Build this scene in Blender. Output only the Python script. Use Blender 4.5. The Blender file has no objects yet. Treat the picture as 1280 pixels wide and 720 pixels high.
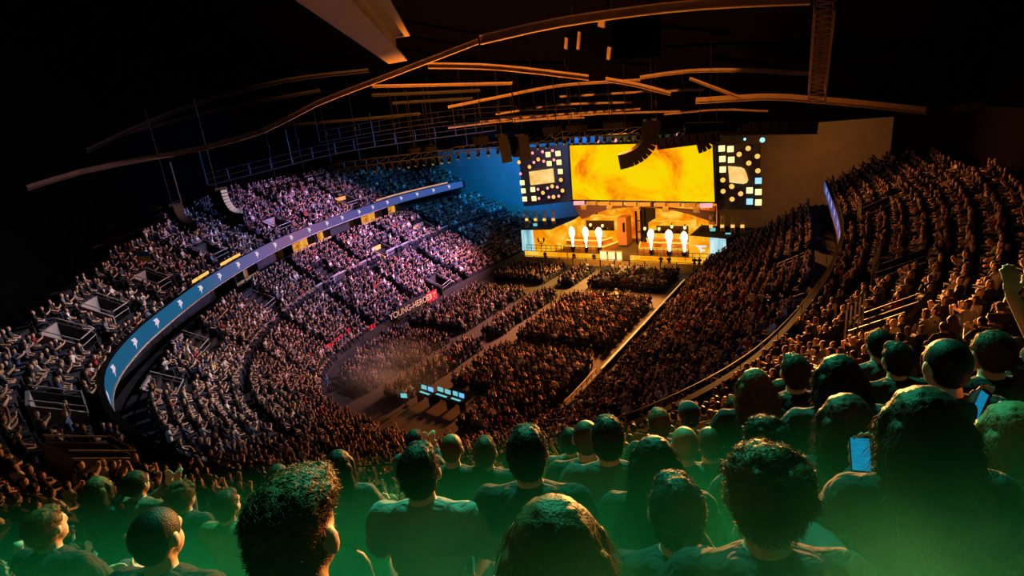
import bpy, bmesh, math, random
import numpy as np
from mathutils import Vector, Matrix, noise as mnoise
random.seed(7); rng = np.random.default_rng(11)
scene = bpy.context.scene
col = scene.collection
PI = math.pi

# ------------------------------------------------------------------ camera
EYE = np.array([0., 0., 20.])
FPX, PSI, PITCH, ROLL = 680., 0.588908, 0.298916, 0.109179
_f = np.array([-math.sin(PSI)*math.cos(PITCH), math.cos(PSI)*math.cos(PITCH), -math.sin(PITCH)])
_rt = np.array([math.cos(PSI), math.sin(PSI), 0.]); _up = np.cross(_rt, _f)
RT = _rt*math.cos(ROLL)-_up*math.sin(ROLL); UP = _up*math.cos(ROLL)+_rt*math.sin(ROLL); FW = _f
def ray(x, y):
    d = (x-640)*RT-(y-360)*UP+FPX*FW
    return d/np.linalg.norm(d)
def on_z(x, y, z):
    d = ray(x, y); return EYE+d*((z-EYE[2])/d[2])
def on_y(x, y, Y):
    d = ray(x, y); return EYE+d*(Y/d[1])
def at_dist(x, y, D):
    return EYE+ray(x, y)*D
def proj(q):
    q = np.asarray(q, float)-EYE
    w = np.maximum(q@FW, 1e-6)
    return np.stack([640+FPX*(q@RT)/w, 360-FPX*(q@UP)/w, q@FW], -1)
cd = bpy.data.cameras.new('camera'); cam = bpy.data.objects.new('camera', cd); col.objects.link(cam)
cd.sensor_width = 36; cd.lens = 36*FPX/1280; cd.clip_start = .05; cd.clip_end = 500
M = Matrix(((RT[0], UP[0], -FW[0], 0), (RT[1], UP[1], -FW[1], 0), (RT[2], UP[2], -FW[2], EYE[2]), (0, 0, 0, 1)))
cam.matrix_world = M
scene.camera = cam
scene.view_settings.view_transform = 'Standard'; scene.view_settings.look = 'None'
scene.view_settings.exposure = 0; scene.view_settings.gamma = 1; scene.view_settings.use_curve_mapping = False
scene.cycles.use_denoising = True
scene.cycles.max_bounces = 4; scene.cycles.diffuse_bounces = 2; scene.cycles.glossy_bounces = 2
scene.cycles.volume_bounces = 0
scene.cycles.transparent_max_bounces = 6
scene.cycles.sample_clamp_indirect = 3.0
scene.cycles.use_fast_gi = False
w = bpy.data.worlds.new('world'); scene.world = w; w.use_nodes = True
w.node_tree.nodes['Background'].inputs[0].default_value = (.01, .012, .02, 1)
w.node_tree.nodes['Background'].inputs[1].default_value = .05

# ------------------------------------------------------------------ materials
def srgb(r, g, b):
    f = lambda c: c/12.92 if c <= .04045 else ((c+.055)/1.055)**2.4
    return (f(r/255), f(g/255), f(b/255), 1)
MATS = {}
def mat(name, c, rough=.7, metal=0., var=.25, scale=6., bump=0., bscale=40., emit=None, estr=0., spec=.3):
    if name in MATS: return MATS[name]
    m = bpy.data.materials.new(name); m.use_nodes = True; nt = m.node_tree; b = nt.nodes['Principled BSDF']
    b.inputs['Roughness'].default_value = rough; b.inputs['Metallic'].default_value = metal
    b.inputs['Specular IOR Level'].default_value = spec
    tc = nt.nodes.new('ShaderNodeTexCoord')
    n = nt.nodes.new('ShaderNodeTexNoise'); n.inputs['Scale'].default_value = scale; n.inputs['Detail'].default_value = 3
    nt.links.new(tc.outputs['Object'], n.inputs['Vector'])
    mx = nt.nodes.new('ShaderNodeMix'); mx.data_type = 'RGBA'
    mx.inputs[6].default_value = (c[0]*(1-var), c[1]*(1-var), c[2]*(1-var), 1); mx.inputs[7].default_value = (min(1, c[0]*(1+var)), min(1, c[1]*(1+var)), min(1, c[2]*(1+var)), 1)
    nt.links.new(n.outputs['Fac'], mx.inputs[0]); nt.links.new(mx.outputs[2], b.inputs['Base Color'])
    if bump:
        n2 = nt.nodes.new('ShaderNodeTexNoise'); n2.inputs['Scale'].default_value = bscale; n2.inputs['Detail'].default_value = 2
        nt.links.new(tc.outputs['Object'], n2.inputs['Vector'])
        bp = nt.nodes.new('ShaderNodeBump'); bp.inputs['Strength'].default_value = bump; bp.inputs['Distance'].default_value = .02
        nt.links.new(n2.outputs['Fac'], bp.inputs['Height']); nt.links.new(bp.outputs['Normal'], b.inputs['Normal'])
    if emit:
        b.inputs['Emission Color'].default_value = emit; b.inputs['Emission Strength'].default_value = estr
    MATS[name] = m; return m
def emitmat(name, c, s):
    if name in MATS: return MATS[name]
    m = bpy.data.materials.new(name); m.use_nodes = True; nt = m.node_tree; nt.nodes.clear()
    e = nt.nodes.new('ShaderNodeEmission'); e.inputs[0].default_value = c; e.inputs[1].default_value = s
    o = nt.nodes.new('ShaderNodeOutputMaterial'); nt.links.new(e.outputs[0], o.inputs[0]); MATS[name] = m; return m
def screenmat(name, stops, s, scale=.25, contrast=(.35, .68), coord='Object', mscale=(1, 1, 1)):
    m = bpy.data.materials.new(name); m.use_nodes = True; nt = m.node_tree; nt.nodes.clear()
    tc = nt.nodes.new('ShaderNodeTexCoord'); mp = nt.nodes.new('ShaderNodeMapping'); mp.inputs['Scale'].default_value = mscale
    n = nt.nodes.new('ShaderNodeTexNoise'); n.inputs['Scale'].default_value = scale; n.inputs['Detail'].default_value = 6; n.inputs['Roughness'].default_value = .6
    n.inputs['Distortion'].default_value = .6
    r = nt.nodes.new('ShaderNodeValToRGB')
    while len(r.color_ramp.elements) < len(stops): r.color_ramp.elements.new(.5)
    for k, (e, c) in enumerate(zip(r.color_ramp.elements, stops)):
        e.position = contrast[0]+(contrast[1]-contrast[0])*k/(len(stops)-1); e.color = c
    e = nt.nodes.new('ShaderNodeEmission'); e.inputs[1].default_value = s
    o = nt.nodes.new('ShaderNodeOutputMaterial')
    nt.links.new(tc.outputs[coord], mp.inputs[0]); nt.links.new(mp.outputs[0], n.inputs['Vector']); nt.links.new(n.outputs['Fac'], r.inputs[0])
    nt.links.new(r.outputs[0], e.inputs[0]); nt.links.new(e.outputs[0], o.inputs[0]); MATS[name] = m; return m

K = {}
K['concrete'] = mat('dark concrete', (.03, .031, .036), .85, scale=.8)
K['seat'] = mat('dark seat plastic', (.02, .022, .03), .55)
K['riser'] = mat('stand step', (.012, .013, .017), .8, scale=1.5)
K['black'] = mat('black paint', (.004, .004, .0045), .7, spec=.15)
K['blackmetal'] = mat('black metal', (.014, .014, .016), .5, metal=.2)
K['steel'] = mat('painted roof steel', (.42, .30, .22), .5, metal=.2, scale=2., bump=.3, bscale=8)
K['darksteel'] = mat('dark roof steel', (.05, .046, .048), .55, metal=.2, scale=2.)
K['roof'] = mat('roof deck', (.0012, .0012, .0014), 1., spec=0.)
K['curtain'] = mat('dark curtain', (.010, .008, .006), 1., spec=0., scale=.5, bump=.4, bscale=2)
K['backwall'] = mat('stage back drape', (.20, .21, .24), .9, scale=.6)
K['railwhite'] = mat('pale painted rail', (.36, .34, .34), .45)
K['palewall'] = mat('pale stairwell wall', (.26, .25, .25), .8, scale=2.)
K['floor'] = mat('arena floor cover', (.085, .078, .075), .7, scale=.7)
K['stagewood'] = mat('stage deck', (.16, .10, .05), .5)
K['warmpanel'] = mat('warm scenic panel', (.55, .33, .10), .6, scale=.5)
K['orangepanel'] = mat('orange scenic panel', (.62, .22, .04), .6, scale=.5)
K['soffit'] = mat('brown scenic soffit', (.13, .05, .035), .7, scale=.6)
K['glass'] = mat('smoked glass', (.05, .05, .06), .1)
K['skin'] = mat('skin', (.50, .30, .22), .55, scale=14, var=.1, bump=.1, bscale=90)
K['facemid'] = K['skin']
HAIRCOL = {'dark': (.014, .010, .008), 'brown': (.05, .026, .014), 'fair': (.22, .13, .06), 'ginger': (.13, .055, .02), 'grey': (.25, .23, .21)}
for k, c in HAIRCOL.items(): K['hair_'+k] = mat('%s hair' % k, c, .55, var=.4, scale=60, bump=.25, bscale=160, spec=.12)
def clothmat():
    m = bpy.data.materials.new('clothing'); m.use_nodes = True; nt = m.node_tree; b = nt.nodes['Principled BSDF']
    b.inputs['Roughness'].default_value = .9; b.inputs['Specular IOR Level'].default_value = .15
    oi = nt.nodes.new('ShaderNodeObjectInfo'); tc = nt.nodes.new('ShaderNodeTexCoord')
    mp = nt.nodes.new('ShaderNodeMapping'); mp.inputs['Scale'].default_value = (1, 1, .45)
    n = nt.nodes.new('ShaderNodeTexNoise'); n.inputs['Scale'].default_value = 13; n.inputs['Detail'].default_value = 2; n.inputs['Distortion'].default_value = 1.2
    bp = nt.nodes.new('ShaderNodeBump'); bp.inputs['Strength'].default_value = .8; bp.inputs['Distance'].default_value = .03
    nt.links.new(tc.outputs['Object'], mp.inputs[0]); nt.links.new(mp.outputs[0], n.inputs['Vector']); nt.links.new(n.outputs['Fac'], bp.inputs['Height'])
    nt.links.new(bp.outputs['Normal'], b.inputs['Normal']); nt.links.new(oi.outputs['Color'], b.inputs['Base Color'])
    return m
K['cloth'] = clothmat()
K['trousers'] = mat('dark denim', (.03, .035, .05), .85, scale=20)
def crowdmat():
    m = bpy.data.materials.new('crowd clothes and skin'); m.use_nodes = True; nt = m.node_tree; b = nt.nodes['Principled BSDF']
    b.inputs['Roughness'].default_value = .8; b.inputs['Specular IOR Level'].default_value = .2
    a = nt.nodes.new('ShaderNodeAttribute'); a.attribute_name = 'tint'; nt.links.new(a.outputs['Color'], b.inputs['Base Color']); return m
K['crowd'] = crowdmat()
# emitters
K['screen'] = screenmat('main screen picture', [srgb(248, 218, 6), srgb(250, 212, 4), srgb(255, 180, 5), srgb(240, 112, 10)], 1.0, .15, (.38, .63))
K['smallscreen'] = screenmat('side screen picture', [srgb(255, 226, 150), srgb(252, 200, 110), srgb(245, 165, 60)], 1.0, .5, (.35, .7))
K['backled'] = screenmat('booth back screen', [srgb(255, 205, 70), srgb(252, 160, 20), srgb(240, 120, 6), srgb(205, 80, 4)], 1.0, .30, (.36, .64))
K['ledyellow'] = screenmat('amber led fascia', [srgb(255, 205, 85), srgb(252, 178, 30), srgb(246, 150, 12), srgb(238, 125, 6)], 1.0, .45, (.36, .66))
K['ledwhite'] = screenmat('white led fascia', [srgb(225, 250, 250), srgb(150, 205, 215), srgb(70, 140, 160)], 1.0, .5, (.35, .68), mscale=(2.5, 1, .25))
K['glowedge'] = emitmat('glowing step edge', srgb(255, 205, 70), 1.3)
K['flame'] = emitmat('flame core', (1, .95, .80, 1), 7.)
K['flameouter'] = emitmat('flame body', (1, .74, .32, 1), 3.2)
K['lampwarm'] = emitmat('warm lamp', srgb(255, 226, 150), 1.6)
K['lampamber'] = emitmat('amber lamp', srgb(255, 190, 90), 1.2)
K['lamppink'] = emitmat('pink lamp', srgb(255, 150, 150), 1.6)
K['lampcyan'] = emitmat('cyan lamp', srgb(165, 225, 245), 1.1)
K['lampblue'] = emitmat('blue lamp', srgb(90, 170, 235), 1.5)
K['monitor'] = emitmat('monitor picture', srgb(120, 215, 220), .85)
K['boxglow'] = screenmat('lit box interior', [srgb(255, 200, 90), srgb(235, 150, 50), srgb(120, 60, 20)], .9, 1.2, (.35, .7))
K['phonescreen'] = screenmat('phone picture', [srgb(24, 150, 190), srgb(20, 128, 170), srgb(10, 70, 105)], .75, 60, (.4, .75), mscale=(.3, 1, 3))
def ribbonmat():
    m = bpy.data.materials.new('ribbon board picture'); m.use_nodes = True; nt = m.node_tree; nt.nodes.clear()
    g = nt.nodes.new('ShaderNodeNewGeometry'); sp = nt.nodes.new('ShaderNodeSeparateXYZ'); nt.links.new(g.outputs['Position'], sp.inputs[0])
    mr = nt.nodes.new('ShaderNodeMapRange'); mr.inputs[1].default_value = 8; mr.inputs[2].default_value = 80; nt.links.new(sp.outputs[1], mr.inputs[0])
    r = nt.nodes.new('ShaderNodeValToRGB'); cr = r.color_ramp
    st = [(0, srgb(30, 88, 120)), (.17, srgb(32, 92, 132)), (.30, srgb(105, 95, 150)), (.40, srgb(135, 95, 135)), (.62, srgb(85, 85, 150)), (1, srgb(45, 95, 170))]
    while len(cr.elements) < len(st): cr.elements.new(.5)
    for e, (p, c) in zip(cr.elements, st): e.position = p; e.color = c
    e = nt.nodes.new('ShaderNodeEmission'); e.inputs[1].default_value = .95; o = nt.nodes.new('ShaderNodeOutputMaterial')
    nt.links.new(mr.outputs[0], r.inputs[0]); nt.links.new(r.outputs[0], e.inputs[0]); nt.links.new(e.outputs[0], o.inputs[0]); return m
K['ribbon'] = ribbonmat()
K['ribbonlogo'] = emitmat('ribbon board mark', srgb(225, 205, 225), .9)
K['redbanner'] = mat('red banner cloth', (.55, .03, .05), .8)
K['whiteprint'] = mat('white print', (.85, .82, .8), .7)
K['yellowcard'] = mat('yellow card', (.95, .72, .40), .7)
K['flagblue'] = mat('blue flag cloth', (.02, .22, .55), .8); K['flagyellow'] = mat('yellow flag cloth', (.85, .6, .03), .8)

# ------------------------------------------------------------------ object helpers
def tag(o, label=None, cat=None, group=None, kind=None):
    if label: o['label'] = label
    if cat: o['category'] = cat
    if group: o['group'] = group
    if kind: o['kind'] = kind
    return o
def empty(name, loc, rotz=0., label=None, cat=None, group=None):
    o = bpy.data.objects.new(name, None); o.empty_display_size = .2; col.objects.link(o)
    o.location = loc; o.rotation_euler = (0, 0, rotz); return tag(o, label, cat, group)
def link(name, me, m, parent=None, smooth=False):
    if m is not None:
        for x in (m if isinstance(m, (list, tuple)) else [m]): me.materials.append(x)
    if smooth: me.shade_smooth()
    o = bpy.data.objects.new(name, me); col.objects.link(o)
    if parent is not None: o.parent = parent
    return o
class MB:
    """collects shapes into one mesh"""
    def __init__(s): s.v = []; s.f = []; s.mi = []
    def add(s, vs, fs, mi=0):
        n = len(s.v); s.v += [tuple(map(float, q)) for q in vs]; s.f += [tuple(i+n for i in f) for f in fs]; s.mi += [mi]*len(fs); return s
    def box(s, c, d, rz=0., mi=0, rot=None):
        x, y, z = d[0]/2, d[1]/2, d[2]/2; R = rot if rot is not None else Matrix.Rotation(rz, 3, 'Z')
        vs = [Vector(c)+R@Vector((a*x, b*y, e*z)) for e in (-1, 1) for b in (-1, 1) for a in (-1, 1)]
        return s.add(vs, [(0, 2, 3, 1), (4, 5, 7, 6), (0, 1, 5, 4), (2, 6, 7, 3), (0, 4, 6, 2), (1, 3, 7, 5)], mi)
    def bar(s, a, b, w, h=None, mi=0, up=(0, 0, 1)):
        a = Vector(a); b = Vector(b); d = b-a; L = d.length
        if L < 1e-6: return s
        y = d/L; u = Vector(up); x = y.cross(u)
        if x.length < 1e-4: x = y.cross(Vector((1, 0, 0)))
        x.normalize(); z = x.cross(y); R = Matrix((x, y, z)).transposed()
        return s.box((a+b)/2, (w, L, h or w), mi=mi, rot=R)
    def tube(s, pts, rad, n=8, mi=0, cap=True):
        pts = [Vector(p) for p in pts]; m = len(pts); rs = rad if isinstance(rad, (list, tuple)) else [rad]*m
        vs = []; prev = None
        for i, p in enumerate(pts):
            d = (pts[min(i+1, m-1)]-pts[max(i-1, 0)]).normalized()
            x = d.cross(Vector((0, 0, 1))) if prev is None else prev-d*prev.dot(d)
            if x.length < 1e-4: x = d.cross(Vector((1, 0, 0)))
            x.normalize(); prev = x; y = d.cross(x)
            vs += [p+(x*math.cos(2*PI*k/n)+y*math.sin(2*PI*k/n))*rs[i] for k in range(n)]
        fs = [(i*n+k, i*n+(k+1) % n, (i+1)*n+(k+1) % n, (i+1)*n+k) for i in range(m-1) for k in range(n)]
        if cap: fs += [tuple(range(n))[::-1], tuple((m-1)*n+k for k in range(n))]
        return s.add(vs, fs, mi)
    def prism(s, poly, o, ux, uy, depth, mi=0):
        o = Vector(o); ux = Vector(ux); uy = Vector(uy); nn = ux.cross(uy).normalized()*depth; n = len(poly)
        vs = [o+ux*a+uy*b for a, b in poly]; vs += [q+nn for q in vs]
        fs = [tuple(range(n))[::-1], tuple(range(n, 2*n))]+[(k, (k+1) % n, n+(k+1) % n, n+k) for k in range(n)]
        return s.add(vs, fs, mi)
    def ell(s, c, r, n=10, m=7, mi=0, rot=None):
        c = Vector(c); R = rot or Matrix.Identity(3); vs = [c+R@Vector((0, 0, -r[2]))]
        for j in range(1, m):
            t = PI*j/m-PI/2
            vs += [c+R@Vector((r[0]*math.cos(t)*math.cos(2*PI*k/n), r[1]*math.cos(t)*math.sin(2*PI*k/n), r[2]*math.sin(t))) for k in range(n)]
        vs.append(c+R@Vector((0, 0, r[2]))); L = len(vs)-1
        fs = [(0, 1+(k+1) % n, 1+k) for k in range(n)]+[(L, 1+(m-2)*n+k, 1+(m-2)*n+(k+1) % n) for k in range(n)]
        fs += [(1+j*n+k, 1+j*n+(k+1) % n, 1+(j+1)*n+(k+1) % n, 1+(j+1)*n+k) for j in range(m-2) for k in range(n)]
        return s.add(vs, fs, mi)
    def mesh(s, name):
        me = bpy.data.meshes.new(name); me.from_pydata(s.v, [], s.f)
        if any(s.mi): me.polygons.foreach_set('material_index', s.mi)
        me.update(); return me
    def build(s, name, m, parent=None, smooth=False): return link(name, s.mesh(name), m, parent, smooth)
def local(o, p):   # world point -> coordinates of an unrotated parent
    return Vector(p)-Vector(o.location)
def copy_tree(o, parent=None):
    c = o.copy(); col.objects.link(c); c.parent = parent
    for ch in list(o.children): copy_tree(ch, c)
    return c

# ------------------------------------------------------------------ bowl geometry
#  ring point of the upper tier front (x, y), matching floor wall point (x, y), depth of upper tier there
CP = [(-60.4, 79, -41.8, 79, 5.0), (-60.8, 74, -41.8, 76, 5.5), (-61.2, 63, -41.8, 63, 8.5), (-58.8, 52.3, -41.8, 52, 9.5), (-56.1, 43.3, -41.7, 43.5, 9.5), (-52.6, 35.1, -41.2, 36.5, 8.6),
      (-48, 27.5, -39.9, 30.5, 7.2), (-43.2, 21.1, -38, 26.6, 6.0), (-38.5, 15.9, -35.4, 24., 5.0), (-34.6, 12.2, -32.6, 22.4, 4.7), (-30, 9.1, -28.8, 21.6, 5.2),
      (-24, 7.2, -24.8, 21.2, 8.5), (-17.7, 6.9, -21.5, 21.3, 13.), (-13.6, 7.8, -19.3, 22.3, 16.), (-10.8, 9.2, -18, 23.6, 17.), (-8.0, 11.4, -16.9, 25.2, 17.), (-5.3, 14.8, -16.1, 27.4, 17.),
      (-2.9, 20.6, -15.7, 30.5, 13.), (-1.4, 30, -15.7, 35, 9.), (-.9, 39.6, -15.7, 41, 7.8), (-1.2, 46, -15.7, 47, 7.2), (-2, 54, -15.7, 54.5, 6.6), (-3.3, 66, -15.7, 63, 4.6)]
CP = np.array(CP, float)
def catmull(P, step=.4):
    out = []
    Q = np.vstack([2*P[0]-P[1], P, 2*P[-1]-P[-2]])
    for i in range(1, len(Q)-2):
        p0, p1, p2, p3 = Q[i-1], Q[i], Q[i+1], Q[i+2]; n = max(2, int(np.linalg.norm((p2-p1)[:2])/step))
        for k in range(n):
            t = k/n; out.append(.5*((2*p1)+(-p0+p2)*t+(2*p0-5*p1+4*p2-p3)*t*t+(-p0+3*p1-3*p2+p3)*t**3))
    out.append(P[-1]); return np.array(out)
B = catmull(CP)
for _ in range(6): B[1:-1] = .25*B[:-2]+.5*B[1:-1]+.25*B[2:]
RING, FRONT, EMAX = B[:, :2], B[:, 2:4], B[:, 4]
T = np.gradient(RING, axis=0); T /= np.linalg.norm(T, axis=1)[:, None]
NRM = np.stack([T[:, 1], -T[:, 0]], 1)          # ring runs left-far -> near -> right-far
if (NRM[0] @ np.array([-1., 0.])) < 0: NRM = -NRM
NB = len(B)
ROWD, RISE = .82, .50
UZ0 = 9.6                                          # first tread of the upper tier
def upper_pt(j, e): return RING[j]+NRM[j]*e
def upper_z(e): return UZ0+RISE*np.floor(np.maximum(e, 0)/ROWD)
LROWS = 17; LZ0, LZ1 = .95, 7.4
def lower_pt(j, t): return FRONT[j]*(1-t)+RING[j]*t
def lower_z(i): return LZ0+(LZ1-LZ0)*i/(LROWS-1)

def stepped(name, rows, m):
    """rows: list of (inner polyline, outer polyline, z, z_below) -> treads and risers in one mesh"""
    mb = MB()
    for inner, outer, z, zb, ok in rows:
        n = len(inner); vs = []
        for k in range(n):
            vs += [(inner[k][0], inner[k][1], zb), (inner[k][0], inner[k][1], z), (outer[k][0], outer[k][1], z)]
        fs = []
        for k in range(n-1):
            if ok[k] and ok[k+1]:
                a, b = 3*k, 3*k+3; fs += [(a, b, b+1, a+1), (a+1, b+1, b+2, a+2)]
        mb.add(vs, fs)
    return mb.build(name, m)
sub = np.arange(0, NB, 2)
rows = []
nU = int(17/ROWD)
for i in range(nU):
    e0, e1 = i*ROWD, (i+1)*ROWD
    rows.append((RING[sub]+NRM[sub]*e0, RING[sub]+NRM[sub]*e1, UZ0+RISE*i, UZ0+RISE*(i-1) if i else 9.25, EMAX[sub] > e0))
o = stepped('floor_upper_tier', rows, K['riser']); tag(o, kind='structure')
rows = []
for i in range(LROWS+3):
    t0, t1 = i/(LROWS+2), (i+1)/(LROWS+2)
    rows.append((FRONT[sub]*(1-t0)+RING[sub]*t0, FRONT[sub]*(1-t1)+RING[sub]*(t1+.02), lower_z(min(i, LROWS)), lower_z(min(i, LROWS)-1) if i else 0., np.ones(len(sub), bool)))
o = stepped('floor_lower_tier', rows, K['riser']); tag(o, kind='structure')
# floor of the arena
mb = MB(); mb.box((-28, 50, -.1), (120, 140, .2)); tag(mb.build('floor', K['floor']), kind='structure')
# floor wall (low wall between floor and lower tier)
mb = MB(); vs = []; fs = []
for k in sub:
    x, y = FRONT[k]; n = NRM[k]
    vs += [(x-n[0]*.1, y-n[1]*.1, 0), (x-n[0]*.1, y-n[1]*.1, 1.25), (x+n[0]*.05, y+n[1]*.05, 1.25), (x+n[0]*.05, y+n[1]*.05, 0)]
for q in range(len(sub)-1):
    a, b = 4*q, 4*q+4; fs += [(a, b, b+1, a+1), (a+1, b+1, b+2, a+2), (a+2, b+2, b+3, a+3)]
mb.add(vs, fs); tag(mb.build('wall_floor_edge', K['concrete']), kind='structure')
# ribbon board round the upper tier front, one mesh with its marks
mb = MB(); vs = []; fs = []; RZ0, RZ1 = 9.45, 10.5
for k in sub:
    x, y = RING[k]; n = NRM[k]
    vs += [(x-n[0]*.12, y-n[1]*.12, RZ0), (x-n[0]*.12, y-n[1]*.12, RZ1), (x+n[0]*.12, y+n[1]*.12, RZ1), (x+n[0]*.12, y+n[1]*.12, RZ0)]
    mi = 0
for q in range(len(sub)-1):
    if q < 1: continue
    a, b = 4*q, 4*q+4; fs += [(a, b, b+1, a+1)]
mb.add(vs, fs, 0)
fs = []
for q in range(len(sub)-1):
    a, b = 4*q, 4*q+4; fs += [(a+1, b+1, b+2, a+2), (a+2, b+2, b+3, a+3), (a, a+3, b+3, b)]
mb.add(vs, fs, 1)
acc = np.concatenate([[0], np.cumsum(np.linalg.norm(np.diff(RING, axis=0), axis=1))])
glyph = [[(-.42, .0), (-.18, .30), (.40, .34), (.12, .12), (.30, -.02), (.05, -.05), (.02, -.34), (-.14, -.12)]]
for d in np.arange(4, acc[-1]-2, 3.9):
    j = int(np.searchsorted(acc, d)); 
    if j >= NB-1: continue
    n = NRM[j]; t = T[j]; c = RING[j]-n*.13
    for g in glyph:
        mb.prism(g, (c[0], c[1], (RZ0+RZ1)/2), (t[0], t[1], 0), (0, 0, 1), .015, 2)
rb = mb.build('ribbon_board', [K['ribbon'], K['black'], K['ribbonlogo']])
tag(rb, 'long curved blue and violet LED ribbon board along the upper tier front', 'ribbon board')
# lit lip below the ribbon and rail above it
mb = MB()
for q in range(10, len(sub)-1):
    a, b = sub[q], sub[q+1]
    pa, pb = RING[a]-NRM[a]*.13, RING[b]-NRM[b]*.13
    mb.bar((*pa, RZ0-.05), (*pb, RZ0-.05), .1, .08)
o = mb.build('ledge', K['railwhite'], rb); 
mb = MB()
for q in range(4, len(sub)-1):
    a, b = sub[q], sub[q+1]; pa, pb = RING[a]+NRM[a]*.05, RING[b]+NRM[b]*.05
    mb.bar((*pa, RZ1+.42), (*pb, RZ1+.42), .04)
    if q % 4 == 0: mb.bar((*pa, RZ1), (*pa, RZ1+.42), .03)
mb.build('handrail', K['blackmetal'], rb)

# walls round the bowl and the roof
def wall_strip(name, js, off, z0, z1, m):
    mb = MB(); vs = []; fs = []
    for j in js:
        p = RING[j]+NRM[j]*(EMAX[j]+off); vs += [(*p, z0(j)), (*p, z1)]
    fs = [(2*k, 2*k+2, 2*k+3, 2*k+1) for k in range(len(js)-1)]
    mb.add(vs, fs); return tag(mb.build(name, m), kind='structure')
jL = [j for j in sub if B[j, 1] > 7 and B[j, 0] < -24]; jR = [j for j in sub if B[j, 0] > -5.5 and B[j, 1] > 14]
topz = lambda j: UZ0+RISE*math.floor(EMAX[j]/ROWD)-.6
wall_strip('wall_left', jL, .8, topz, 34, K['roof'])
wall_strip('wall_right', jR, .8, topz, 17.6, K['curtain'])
wall_strip('wall_right_upper', jR, 1.0, lambda j: 17.4, 34, K['roof'])  # upper wall coloured near-black to stand for its shade
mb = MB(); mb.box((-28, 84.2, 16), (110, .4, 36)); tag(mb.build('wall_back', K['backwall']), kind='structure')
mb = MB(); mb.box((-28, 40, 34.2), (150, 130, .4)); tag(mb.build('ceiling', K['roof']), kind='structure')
mb = MB(); mb.add([(-105, 84.4, 15.6), (50, 84.4, 15.2), (50, 63, 21.6), (-105, 63, 21.6), (50, 40, 34), (-105, 40, 34)], [(0, 1, 2, 3), (3, 2, 4, 5)]); tag(mb.build('ceiling_far_slope', mat('far roof panel', (.0025, .002, .0025), 1., scale=.5, spec=0.)), kind='structure')
mb = MB(); mb.box((-28, -22, 15), (120, .4, 40)); tag(mb.build('wall_near', K['roof']), kind='structure')
# back wall of lower tier under the ribbon
mb = MB(); vs = []; 
for j in sub:
    p = RING[j]+NRM[j]*2.9; vs += [(*p, 6), (*p, 9.6)]
mb.add(vs, [(2*k, 2*k+2, 2*k+3, 2*k+1) for k in range(len(sub)-1)])
tag(mb.build('wall_concourse', K['concrete']), kind='structure')
# ------------------------------------------------------------------ people: shapes
def remeshed(name, build, voxel, smooth=4, disp=None):
    mb = MB(); build(mb); me = mb.mesh('tmp'); o = bpy.data.objects.new('tmp', me); col.objects.link(o)
    m = o.modifiers.new('r', 'REMESH'); m.mode = 'VOXEL'; m.voxel_size = voxel
    s = o.modifiers.new('s', 'SMOOTH'); s.iterations = smooth; s.factor = .5
    dg = bpy.context.evaluated_depsgraph_get(); dg.update()
    out = bpy.data.meshes.new_from_object(o.evaluated_get(dg)); out.name = name
    bpy.data.objects.remove(o); bpy.data.meshes.remove(me); out.materials.clear()
    if disp:
        n = len(out.vertices); co = np.empty(n*3); out.vertices.foreach_get('co', co); co = co.reshape(-1, 3); no = np.empty(n*3); out.vertices.foreach_get('normal', no); no = no.reshape(-1, 3)
        d = np.array([disp(Vector(c)) for c in co]); out.vertices.foreach_set('co', (co+no*d[:, None]).ravel()); out.update()
    out.shade_smooth(); return out
def cap(mb, a, b, ra, rb, n=12):
    a, b = Vector(a), Vector(b); d = (b-a)
    if d.length < 1e-5: mb.ell(a, (ra,)*3, n, 8); return
    u = d.normalized(); pts, rs = [], []
    for t in (-1, -.85, -.5, 0): pts.append(a+u*ra*t); rs.append(ra*math.sqrt(max(.002, 1-t*t)))
    for t in (0, .5, .85, 1): pts.append(b+u*rb*t); rs.append(rb*math.sqrt(max(.002, 1-t*t)))
    if d.length < 1e-4: return
    mb.tube(pts, rs, n)
def chain(mb, pts, rs):
    for k in range(len(pts)-1): cap(mb, pts[k], pts[k+1], rs[k], rs[k+1])
HEAD = Vector((0, .035, 1.235))
POSES = {   # elbow, wrist, hand direction for the right side (x > 0); the left is mirrored unless given
    'lap': dict(r=((.265, .06, .80), (.14, .30, .66), (-.5, .8, -.2)), l=((-.265, .06, .80), (-.12, .28, .66), (.5, .8, -.2))),
    'clap': dict(r=((.27, .10, .84), (.06, .34, .98), (-.15, .35, .95)), l=((-.27, .10, .84), (-.06, .34, .98), (.15, .35, .95))),
    'raise': dict(r=((.30, .12, 1.22), (.20, .22, 1.48), (-.1, .1, 1)), l=((-.265, .06, .80), (-.12, .28, .66), (.5, .8, -.2))),
    'phone': dict(r=((.265, .06, .80), (.14, .30, .66), (-.5, .8, -.2)), l=((-.27, .16, .88), (-.17, .40, 1.06), (-.1, .25, 1))),
    'chin': dict(r=((.20, .26, .74), (.07, .18, 1.02), (-.2, .1, 1)), l=((-.24, .16, .74), (-.04, .34, .68), (.7, .5, 0))),
}
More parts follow.
